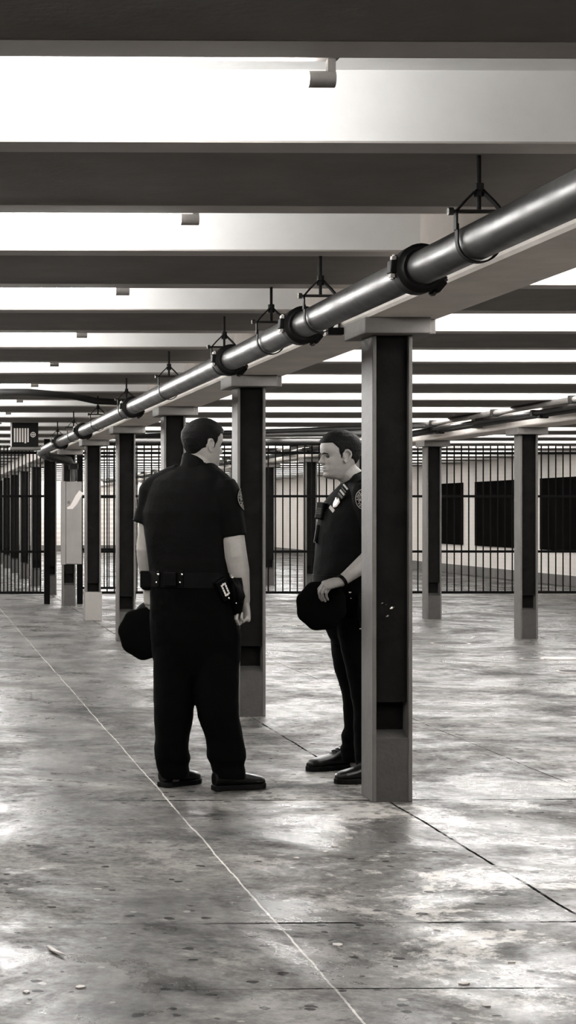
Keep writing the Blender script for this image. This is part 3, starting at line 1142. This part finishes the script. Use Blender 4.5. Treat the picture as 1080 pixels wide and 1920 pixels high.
def tors(secs, Yc, Rv, Fv, ang_c, ang_s, k=1.0, shift=0.0, mpp=S1):
    out = []
    for (py, l, r, d) in secs:
        c = W((l + r) / 2, py, Yc)
        p = (r - l) / 2 * mpp
        w = math.sqrt(max(p * p - (d * ang_s) ** 2, 0.0004)) / ang_c
        out.append((c + Fv * shift, Rv * w * k, Fv * d * k))
    return out


body = MB()
T1 = Frame(W(380, 878, Y1 + 0.0), (math.cos(math.radians(21)), math.sin(math.radians(21)), -0.04), scale=1.01)
add_head(body, T1)
nk = W(371, 885, Y1 + .01)
body.tube([T1(-.012, 0, .06), T1(-.022, 0, .02), nk + V((0, 0, .0)), nk + V((-.01, 0, -.08))], [.060, .062, .066, .085], 24)
TS1 = [(869, 350, 399, .060), (884, 312, 415, .095), (900, 292, 425, .12), (925, 281, 428, .138), (960, 272, 432, .15), (1000, 274, 431, .152), (1040, 280, 432, .15), (1075, 285, 434, .15), (1100, 286, 436, .15)]
body.ell(tors(TS1 + [(1150, 290, 438, .14), (1190, 296, 436, .12)], Y1, R1, F1, math.cos(a1), math.sin(a1), 0.90), 32, 2.3)
shR, shL = W(420, 916, Y1 - .11), W(288, 918, Y1 + .11)
elR, wrR = W(441, 1042, Y1 - .13), W(456, 1127, Y1 - .09)
elL, wrL = W(274, 1030, Y1 + .14), W(278, 1100, Y1 + .19)


def mix(a, b, t):
    return a * (1 - t) + b * t


body.tube([shR, mix(shR, elR, .5), elR, mix(elR, wrR, .35), mix(elR, wrR, .8), wrR], [.062, .062, .058, .056, .041, .034], 20, True)
body.tube([shL, mix(shL, elL, .5), elL, mix(elL, wrL, .35), mix(elL, wrL, .8), wrL], [.06, .054, .050, .048, .034, .029], 20, True)
add_hand(body, wrR, (.02, .0, -1), (.80, .60, 0), (-.60, .80, 0), [(62, 85, 50)] * 4, 0.02, 1.08, .6)
handL = add_hand(body, wrL, (.02, .02, -1), (-.92, -.38, 0), (-.38, .92, 0), [(20, 45, 30)] * 4, 0.02, .98, .5)
hipL, hipR = W(332, 1160, Y1 + .05), W(400, 1160, Y1 - .05)
knL, knR = W(327, 1315, Y1 + .03), W(408, 1315, Y1 - .04)
anL, anR = W(323, 1445, Y1 + .07), W(430, 1448, Y1 - .04)
for h_, k_, a_ in ((hipL, knL, anL), (hipR, knR, anR)):
    body.tube([h_, mix(h_, k_, .5), k_, mix(k_, a_, .35), a_, V((a_.x, a_.y, .04))], [.085, .075, .054, .050, .040, .038], 18, True)
fuse(body, 'body', M['skin'], p1, O1, 0.0036, 3)
hair_cap(T1, 'hair', p1, O1, front=.172, thick=.012)
for q in (-1, 1):
    MB().sphere(T1(.0715, q * .031, .1125), .0112, 12, 1, 1, .8).build('eye', M['eye'], p1, O1, smooth=True)
    MB().tube([T1(.093, q * .012, .127), T1(.092, q * .026, .131), T1(.078, q * .046, .128)], [.003, .004, .002], 6).build('eyebrow', M['hair'], p1, O1, smooth=True)

mouth(T1, p1, O1)
sh = MB()
sh.ell(tors(TS1, Y1, R1, F1, math.cos(a1), math.sin(a1)), 40, 2.3)
sh.tube([mix(shR, elR, -.12), shR, mix(shR, elR, .35), mix(shR, elR, .72)], [.058, .075, .074, .0705], 24)
sh.tube([mix(shL, elL, -.12), shL, mix(shL, elL, .3), mix(shL, elL, .58) + V((-.012, 0, 0))], [.058, .074, .073, .074], 24)
sh.tube([mix(shR, W(385, 884, Y1), .9), mix(shR, W(385, 884, Y1), .5), shR], [.05, .06, .066], 16)
sh.tube([mix(shL, W(345, 882, Y1), .9), mix(shL, W(345, 882, Y1), .5), shL], [.05, .06, .066], 16)
fuse(sh, 'shirt', M['shirt'], p1, O1, 0.006, 6, wrinkle(9, .0045, 3.0, .5))
cl = MB()
for k in range(2):
    pass
rg = []
for hh, rx in ((0.0, .072), (.028, .070), (.040, .071), (.036, .076), (.0, .083), (-.03, .092), (-.06, .094)):
    rr = []
    for t in np.linspace(0, 2 * math.pi, 32, endpoint=False):
        u = T1.F * math.cos(t) + T1.L * math.sin(t)
        tilt = -.038 * math.cos(t) + .014
        rr.append(nk + V((.0, .0, .0)) + u * rx + V((0, 0, hh + tilt)))
    rg.append(rr)
cl.rings(rg, cap=False)
cl.build('collar', M['shirt'], p1, O1, smooth='all')

tr = MB()
tr.ell(tors([(1078, 286, 434, .150), (1110, 285, 438, .155), (1150, 286, 442, .155), (1200, 287, 446, .15), (1235, 290, 444, .12), (1262, 300, 434, .09), (1280, 320, 412, .05)], Y1, R1, F1, math.cos(a1), math.sin(a1)), 36, 2.4)


def leg(mb, spec, Ya, Yb):
    n_ = len(spec)
    secs = []
    for i, (py, l, r) in enumerate(spec):
        Y = Ya + (Yb - Ya) * i / (n_ - 1)
        c = W((l + r) / 2, py, Y)
        w = (r - l) / 2 * S1
        secs.append((c, V((w, 0, 0)), V((0, w * 1.22, 0))))
    mb.ell(secs, 28)


leg(tr, [(1180, 289, 372), (1250, 287, 368), (1310, 288, 366), (1350, 289, 360), (1390, 290, 355), (1405, 290, 353), (1420, 291, 356), (1432, 293, 353), (1445, 296, 356), (1458, 299, 354)], Y1 + .04, Y1 + .07)
leg(tr, [(1180, 366, 445), (1250, 364, 447), (1310, 365, 447), (1350, 374, 449), (1385, 386, 456), (1405, 389, 460), (1420, 389, 461), (1432, 396, 457), (1445, 398, 460), (1458, 400, 460)], Y1 - .04, Y1 - .05)
fuse(tr, 'trousers', M['trouser'], p1, O1, 0.006, 4, wrinkle(8, .005, 8.0, 1.3))
yh = F_PX * H_EYE / (1477.5 - 960)
make_shoe(p1, O1, W(303, 1477.5, yh), W(372, 1468, F_PX * H_EYE / (1468.5 - 960)))
yh = F_PX * H_EYE / (1484 - 960)
make_shoe(p1, O1, W(401, 1484, yh), W(495, 1478, F_PX * H_EYE / (1478 - 960)))

# belt and gear
belt_secs = tors([(1072, 284, 437, .158), (1100, 283, 439, .160)], Y1, R1, F1, math.cos(a1), math.sin(a1))
bm_ = MB().ell(belt_secs, 40, 2.3)
belt = bm_.build('duty_belt', M['leather'], p1, O1, smooth=True)


def on_belt(px, py, h=0.0, sx=.02, sz=.03, d=.02, name='pouch', m='leather', par=None, tilt=0.0, bevel=.004):
    c0, A_, B_ = belt_secs[0]
    w_, d_ = A_.length, B_.length
    X = W(px, py, Y1).x
    best = None
    for t in np.linspace(0, 2 * math.pi, 720):
        e = 2.3
        k = (abs(math.cos(t)) ** e + abs(math.sin(t)) ** e) ** (-1 / e)
        p = c0 + A_ * math.cos(t) * k + B_ * math.sin(t) * k
        if best is None or (abs(p.x - X) < .004 and p.y < best.y) or abs(p.x - X) < abs(best.x - X) - .004:
            best = p
    nrm = V((best.x - c0.x, best.y - c0.y, 0)).normalized()
    nrm = (R1 * (nrm.dot(R1) / w_) + F1 * (nrm.dot(F1) / d_)).normalized()
    T_ = V((0, 0, 1)).cross(nrm)
    c = V((best.x, best.y, W(px, py, best.y).z)) + nrm * h
    Rr = Matrix((T_, nrm, V((0, 0, 1)))).transposed() @ Matrix.Rotation(tilt, 3, 'Y')
    return MB().box((-sx, -d * .4, -sz), (sx, d, sz), Rr, c).build(name, M[m], par or belt, O1, bevel=bevel), c, Rr


for px in (293, 331):
    on_belt(px, 1085, 0, .011, .040, .006, 'belt_keeper')
    for dy_, s_ in ((-8, .0065), (7, .0055)):
        _, c, Rr = on_belt(px + (2 if dy_ < 0 else -1), 1085 + dy_, .006, .001, .001, .001, 'stud', 'leather')
        MB().sphere(c + Rr @ V((0, .002, 0)), s_, 10).build('snap', M['chrome'], belt, O1, smooth=True)
on_belt(313, 1086, 0, .035, .034, .012, 'pouch')
q, c, Rr = on_belt(279, 1086, 0.0, .026, .042, .045, 'radio_pouch')
MB().tube([c + Rr @ V((-.018, .048, .030)), c + Rr @ V((.0, .050, .036)), c + Rr @ V((.015, .048, .030))], .003, 6).build('clip', M['chrome'], q, O1)
# studded case: a slanting rectangle outlined with bright studs
q, c, Rr = on_belt(408, 1105, 0.0, .034, .055, .018, 'cuff_case', tilt=-.5)
Rt = Rr
k = 0
for (u, v) in [(-.012, .030), (-.012, .015), (-.012, 0), (-.012, -.015), (-.012, -.030), (.012, .030), (.012, .015), (.012, 0), (.012, -.015), (.012, -.030), (0, .033), (0, -.033)]:
    pc = c + Rt @ V((u * .9, .0195, v * .85))
    MB().box((-.0038, -.002, -.0048), (.0038, .003, .0048), Rt, pc).build('stud', M['bright_stud'], q, O1)
# holster with pistol grip on the right hip
hc = W(437, 1108, Y1 - .155)
hol = MB()
hol.ell([(hc + V((.012, .02, .065)), V((.028, .01, 0)), V((-.01, .045, 0))), (hc + V((.012, .02, .02)), V((.034, .01, 0)), V((-.01, .05, 0))), (hc + V((.02, .03, -.05)), V((.034, .01, 0)), V((-.01, .045, 0))), (hc + V((.022, .04, -.11)), V((.022, .01, 0)), V((-.01, .03, 0)))], 20, 3)
ho = hol.build('holster', M['leather'], belt, O1, smooth='all')
gp = MB()
gp.ell([(W(438, 1084, Y1 - .165), V((.016, 0, 0)), V((0, .03, 0))), (W(447, 1102, Y1 - .18), V((.018, 0, 0)), V((0, .028, 0))), (W(452, 1118, Y1 - .185), V((.020, 0, 0)), V((0, .026, 0))), (W(449, 1130, Y1 - .18), V((.016, 0, 0)), V((0, .024, 0)))], 14, 3)
gp.build('pistol_grip', M['plastic'], ho, O1, smooth='all')
for (px, py, s_) in ((429.5, 1121.5, .0055), (443, 1131, .0035), (436, 1083, .006), (434, 1079, .004)):
    MB().sphere(W(px, py, Y1 - .215), s_, 8).build('snap', M['chrome'], ho, O1, smooth=True)
# wrist watch on the left wrist
wd = (wrL - elL).normalized()
wc = wrL - wd * .006
MB().tube([wc - wd * .014, wc + wd * .014], .035, 20).build('watch', M['leather'], p1, O1, smooth=True)
patch_on(p1, O1, mix(shR, elR, .20), shR - elR, V((.975, -.22, 0)), .0755)

cap('peaked_cap', 'black peaked cap hanging from the left hand of the officer seen from behind', W(272, 1187, Y1 + .245), (-.35, -.90, -.10), (.10, -.1, 1))

# ------------------------------------------------------------------ officer on the right (profile, half behind the column)
Y2 = 9.33
S2 = Y2 / F_PX
p2 = empty('person', W(650, 1460, Y2), 'person in dark uniform on the right facing left, half hidden by the column', 'person', 'uniformed officers talking')
p2.location.z = 0
O2 = p2.location.copy()
b2 = math.radians(20)
F2 = V((-math.cos(b2), -math.sin(b2), 0))
L2 = V((math.sin(b2), -math.cos(b2), 0))
body = MB()
T2 = Frame(W(638, 898, Y2), (-math.cos(math.radians(9)), -math.sin(math.radians(9)), -.03), scale=1.045)
add_head(body, T2)
nk2 = W(668, 902, Y2 + .01)
body.tube([T2(-.02, 0, .075), T2(-.03, 0, .035), mix(T2(-.03, 0, .035), nk2, .6), nk2 + V((.01, 0, -.06))], [.060, .060, .062, .08], 24)
TS2 = [(893, 652, 690, .055), (908, 641, 706, .085), (925, 628, 712, .105), (945, 614, 712, .12), (965, 606, 711, .13), (1000, 600, 706, .135), (1040, 597, 702, .137), (1075, 593, 698, .138), (1095, 593, 698, .138)]


def tors2(secs, k=1.0):
    out = []
    for (py, l, r, d) in secs:
        c = W((l + r) / 2, py, Y2)
        p = (r - l) / 2 * S2
        w = math.sqrt(max(p * p - (d * math.cos(b2)) ** 2, .0004)) / math.sin(b2)
        w = max(min(w, .215), .07)
        out.append((c, L2 * w * k, F2 * d * k))
    return out


body.ell(tors2(TS2 + [(1150, 612, 694, .10), (1180, 632, 688, .06)], .9), 32, 2.3)
shL2, elL2, wrL2 = W(686, 920, Y2 - .17), W(711, 1034, Y2 - .22), W(640, 1090, Y2 - .29)
shR2, elR2, wrR2 = W(655, 925, Y2 + .20), W(660, 1040, Y2 + .24), W(628, 1110, Y2 + .12)
body.tube([mix(shL2, elL2, .15), mix(shL2, elL2, .5), elL2, mix(elL2, wrL2, .3), mix(elL2, wrL2, .8), wrL2], [.05, .055, .050, .048, .033, .028], 20, True)
body.tube([shR2, mix(shR2, elR2, .5), elR2, mix(elR2, wrR2, .3), mix(elR2, wrR2, .8), wrR2], [.06, .055, .048, .046, .033, .028], 20, True)
add_hand(body, wrL2, (-.93, -.10, -.22), (-.20, -.45, .87), (.0, 1, .35), [(48, 42, 22), (50, 42, 22), (52, 42, 22), (50, 40, 22)], 0.07, .98, .4)
add_hand(body, wrR2, (-.6, -.5, -.5), (-.5, .3, .8), (-.3, -.9, .2), [(45, 45, 25)] * 4, .04, .95, .4)
hpR, kR, aR = W(652, 1160, Y2 + .09), W(667, 1300, Y2 + .13), W(669, 1415, Y2 + .19)
hpL, kL, aL = W(668, 1160, Y2 - .08), W(686, 1295, Y2 - .10), W(700, 1440, Y2 - .14)
for h_, k_, a_ in ((hpL, kL, aL), (hpR, kR, aR)):
    body.tube([h_, mix(h_, k_, .5), k_, mix(k_, a_, .35), a_, V((a_.x, a_.y, .04))], [.075, .066, .048, .046, .038, .036], 18, True)
fuse(body, 'body', M['skin_tan'], p2, O2, 0.0036, 3)
hair_cap(T2, 'hair', p2, O2, front=.178, thick=.010)
for q in (-1, 1):
    MB().sphere(T2(.0730, q * .031, .1130), .0112, 12, 1, 1, .8).build('eye', M['eye'], p2, O2, smooth=True)
    MB().tube([T2(.0945, q * .012, .1255), T2(.0925, q * .026, .1285), T2(.079, q * .046, .1255)], [.003, .004, .002], 6).build('eyebrow', M['hair'], p2, O2, smooth=True)

mouth(T2, p2, O2)
sh = MB()
sh.ell(tors2(TS2), 40, 2.3)
sh.tube([mix(shL2, elL2, -.12), shL2, mix(shL2, elL2, .35), mix(shL2, elL2, .70)], [.058, .075, .074, .072], 24)
sh.tube([mix(shR2, elR2, -.12), shR2, mix(shR2, elR2, .35), mix(shR2, elR2, .70)], [.058, .074, .073, .07], 24)
sh.tube([nk2 + V((.0, -.03, -.01)), mix(nk2, shL2, .5), shL2], [.05, .062, .066], 16)
sh.tube([nk2 + V((.0, .03, -.01)), mix(nk2, shR2, .5), shR2], [.05, .06, .066], 16)
fuse(sh, 'shirt', M['shirt'], p2, O2, 0.006, 6, wrinkle(9, .004, 13.0, .6))
rg = []
nd_ = (W(652, 870, Y2) - nk2).normalized()
U2 = nd_
for hh, rx in ((0.0, .068), (.030, .0665), (.042, .068), (.038, .073), (.0, .080), (-.025, .088)):
    rr = []
    for t in np.linspace(0, 2 * math.pi, 32, endpoint=False):
        u = T2.F * math.cos(t) + T2.L * math.sin(t)
        tilt = -.030 * math.cos(t)
        rr.append(nk2 + u * rx + V((0, 0, hh + tilt + .008)))
    rg.append(rr)
MB().rings(rg, cap=False).build('collar', M['shirt'], p2, O2, smooth='all')

tr = MB()
tr.ell(tors2([(1078, 592, 699, .140), (1110, 593, 702, .142), (1150, 603, 704, .135), (1185, 617, 704, .115), (1210, 632, 698, .08)]), 36, 2.4)


def leg2(mb, spec, Ya, Yb):
    n_ = len(spec)
    secs = []
    for i, (py, l, r) in enumerate(spec):
        Y = Ya + (Yb - Ya) * i / (n_ - 1)
        c = W((l + r) / 2, py, Y)
        w = (r - l) / 2 * S2
        secs.append((c, V((w, 0, 0)), V((0, w, 0))))
    mb.ell(secs, 28)


leg2(tr, [(1160, 608, 686), (1200, 620, 692), (1230, 622, 692), (1260, 629, 692), (1290, 638, 693), (1320, 643, 694), (1345, 645, 694), (1365, 645, 692), (1378, 640, 692), (1395, 641, 693), (1403, 637, 692), (1418, 640, 692), (1428, 643, 690)], Y2 + .08, Y2 + .20)
leg2(tr, [(1160, 628, 706), (1220, 640, 712), (1280, 655, 716), (1340, 664, 720), (1390, 664, 724), (1420, 666, 726), (1440, 670, 726), (1452, 676, 726)], Y2 - .08, Y2 - .13)
fuse(tr, 'trousers', M['trouser'], p2, O2, 0.006, 4, wrinkle(8, .005, 21.0, 1.5))
ya, yb = F_PX * H_EYE / (1441 - 960), F_PX * H_EYE / (1448 - 960)
make_shoe(p2, O2, W(676, 1440, ya), W(577, 1446, yb))
ya, yb = F_PX * H_EYE / (1466 - 960), F_PX * H_EYE / (1472 - 960)
make_shoe(p2, O2, W(727, 1463, ya), W(630, 1470, yb))

bs2 = tors2([(1078, 590, 701, .147), (1104, 591, 703, .149)])
belt2 = MB().ell(bs2, 40, 2.3).build('duty_belt', M['leather'], p2, O2, smooth=True)


def front2(px, py, secs, off=0.0):
    """point on the near surface of the torso at a pixel"""
    best, bd = None, 1e9
    ys = [s[0].z for s in secs]
    z = W(px, py, Y2 - .15).z
    for i in range(len(secs) - 1):
        z0, z1 = secs[i][0].z, secs[i + 1][0].z
        if (z0 - z) * (z1 - z) <= 0:
            t = (z - z0) / (z1 - z0)
            c = mix(secs[i][0], secs[i + 1][0], t)
            A_ = mix(secs[i][1], secs[i + 1][1], t)
            B_ = mix(secs[i][2], secs[i + 1][2], t)
            for th in np.linspace(0, 2 * math.pi, 720):
                k = (abs(math.cos(th)) ** 2.3 + abs(math.sin(th)) ** 2.3) ** (-1 / 2.3)
                p = c + A_ * math.cos(th) * k + B_ * math.sin(th) * k
                X = W(px, py, p.y).x
                e = abs(p.x - X) + (p.y - Y2) * .05
                if e < bd:
                    bd = e
                    best = p
                    n_ = (A_.normalized() * math.cos(th) / A_.length + B_.normalized() * math.sin(th) / B_.length).normalized()
            return best + n_ * off, n_
    return None, None


tsx = tors2(TS2)


def plate2(px, py, w, h, d, name, m, par, tilt=0.0, off=.004, lean=0.0):
    c, n_ = front2(px, py, tsx if py < 1095 else bs2, off)
    if c is None:
        c, n_ = W(px, py, Y2 - .15), V((0, -1, 0))
    T_ = V((0, 0, 1)).cross(n_)
    Rr = Matrix((T_, n_, V((0, 0, 1)))).transposed() @ Matrix.Rotation(lean, 3, 'X') @ Matrix.Rotation(tilt, 3, 'Y')
    return MB().box((-w, -d, -h), (w, d, h), Rr, c).build(name, M[m], par, O2, bevel=min(w, h, d) * .3), c, Rr


# shield with medal bars above and name plate below, along the slanting left breast
bar, c0, R0 = plate2(638, 936, .024, .078, .003, 'badge_holder', 'leather', p2, .60, .012, .20)


def on_bar(px, py, w, h, name, m, d=.003, off=.005):
    tgt = W(px, py, c0.y)
    n_ = R0 @ V((0, 1, 0))
    C0 = V((0, 0, H_EYE))
    dr = tgt - C0
    p = C0 + dr * ((c0 + n_ * off - C0).dot(n_) / dr.dot(n_))
    return MB().box((-w, -d, -h), (w, d, h), R0, p).build(name, M[m], bar, O2, bevel=.001)


on_bar(622.5, 954.5, .024, .009, 'name_plate', 'medal_a')
tgt = W(631, 943, c0.y)
n_ = R0 @ V((0, 1, 0))
C0 = V((0, 0, H_EYE))
v = tgt - C0
pc = C0 + v * ((c0 + n_ * .006 - C0).dot(n_) / v.dot(n_))
shd = [(-.017, .018), (-.009, .022), (0, .027), (.009, .022), (.017, .018), (.015, -.008), (.008, -.020), (0, -.026), (-.008, -.020), (-.015, -.008)]
MB().rings([[pc + R0 @ V((x * 1.35, -.002, z * 1.1)) for x, z in shd], [pc + R0 @ V((x * 1.35, .003, z * 1.1)) for x, z in shd], [pc + R0 @ V((x * .6, .005, z * .6)) for x, z in shd]]).build('police_shield', M['chrome'], bar, O2)
on_bar(639, 929, .024, .006, 'medal_bar', 'medal_b')
on_bar(642, 923.5, .024, .0055, 'medal_bar', 'medal_a')
on_bar(645, 918.5, .024, .004, 'medal_bar', 'medal_b')
on_bar(648, 913, .024, .004, 'medal_bar', 'medal_a')

# shoulder microphone and its cord, camera on the chest
mc = W(602.5, 958, Y2 + .035)
Rm = Matrix.Rotation(.15, 3, 'Y') @ Matrix.Rotation(.5, 3, 'Z')
mic = MB().box((-.018, -.028, -.045), (.018, .028, .045), Rm, mc).build('shoulder_microphone', M['plastic'], p2, O2, bevel=.008)
gr = MB()
for k in range(4):
    gr.box((-.0195, -.02, .004 + k * .009 - .022), (-.017, .02, .008 + k * .009 - .022), Rm, mc)
gr.build('grille', M['thread_grey'], mic, O2)
MB().tube([mc + V((.004, 0, -.045)), W(606, 985, Y2 + .05), W(602, 1010, Y2 + .05), W(599, 1030, Y2 + .055), W(603, 1060, Y2 + .055)], .004, 8).build('cord', M['plastic'], mic, O2, smooth=True)
fl = MB().tube([W(599, 985, Y2 + .05), W(592, 1018, Y2 + .05)], [.017, .012], 14).build('pocket_light', M['plastic'], p2, O2, smooth=True)
MB().sphere(W(591.5, 1016.5, Y2 + .035), .004, 8).build('lens', M['chrome'], fl, O2, smooth=True)

# gear on the belt
for k, (px, py, w, h, nm) in enumerate(((640, 1112, .022, .036, 'pouch'), (664, 1108, .024, .034, 'pouch'), (682, 1122, .02, .05, 'magazine_pouch'))):
    q, c, Rr = plate2(px, py, w, h, .016, nm, 'leather', belt2, 0, .014)
for (px, py, s_) in ((656.5, 1111, .0055), (639, 1112, .0035), (658, 1122, .003), (604, 1065.5, .003), (679.5, 1137, .006), (682, 1162, .008), (676, 1120, .003)):
    q, n_ = front2(px, 1091, bs2, .03)
    yq = q.y if px > 620 else Y2 + .02
    MB().sphere(W(px, py, yq), s_, 8, 1.3, .6, .8).build('snap', M['chrome'], belt2, O2, smooth=True)
hol = MB()
q = W(684, 1150, Y2 - .22)
hol.ell([(q + V((0, 0, .10)), V((.034, 0, 0)), V((0, .026, 0))), (q, V((.036, 0, 0)), V((0, .03, 0))), (q + V((.012, 0, -.09)), V((.026, 0, 0)), V((0, .022, 0)))], 16, 3)
hol.build('holster', M['leather'], belt2, O2, smooth='all')
q = W(681, 1177, Y2 - .25)
MB().tube([q + V((-.02, 0, -.006)), q + V((.01, 0, .004)), q + V((.02, 0, .012))], .0045, 8).build('key_clip', M['chrome'], belt2, O2, smooth=True)
q = W(638, 1143, Y2 - .24)
MB().tube([W(637, 1139, Y2 - .2), W(637.5, 1151, Y2 - .2)], .0025, 6).build('zip_pull', M['bolt'], belt2, O2)

# watch and shoulder patch
wd = (wrL2 - elL2).normalized()
wc = wrL2 - wd * .004
MB().tube([wc - wd * .008, wc + wd * .008], .0335, 20).build('watch', M['leather'], p2, O2, smooth=True)
patch_on(p2, O2, mix(shL2, elL2, .16), shL2 - elL2, V((-.38, -.92, 0)), .077)

cap('peaked_cap', 'black peaked cap under the hand of the officer facing left', W(603, 1136, Y2 - .20), (-.32, -.93, .10), (.35, .1, .9), .94)
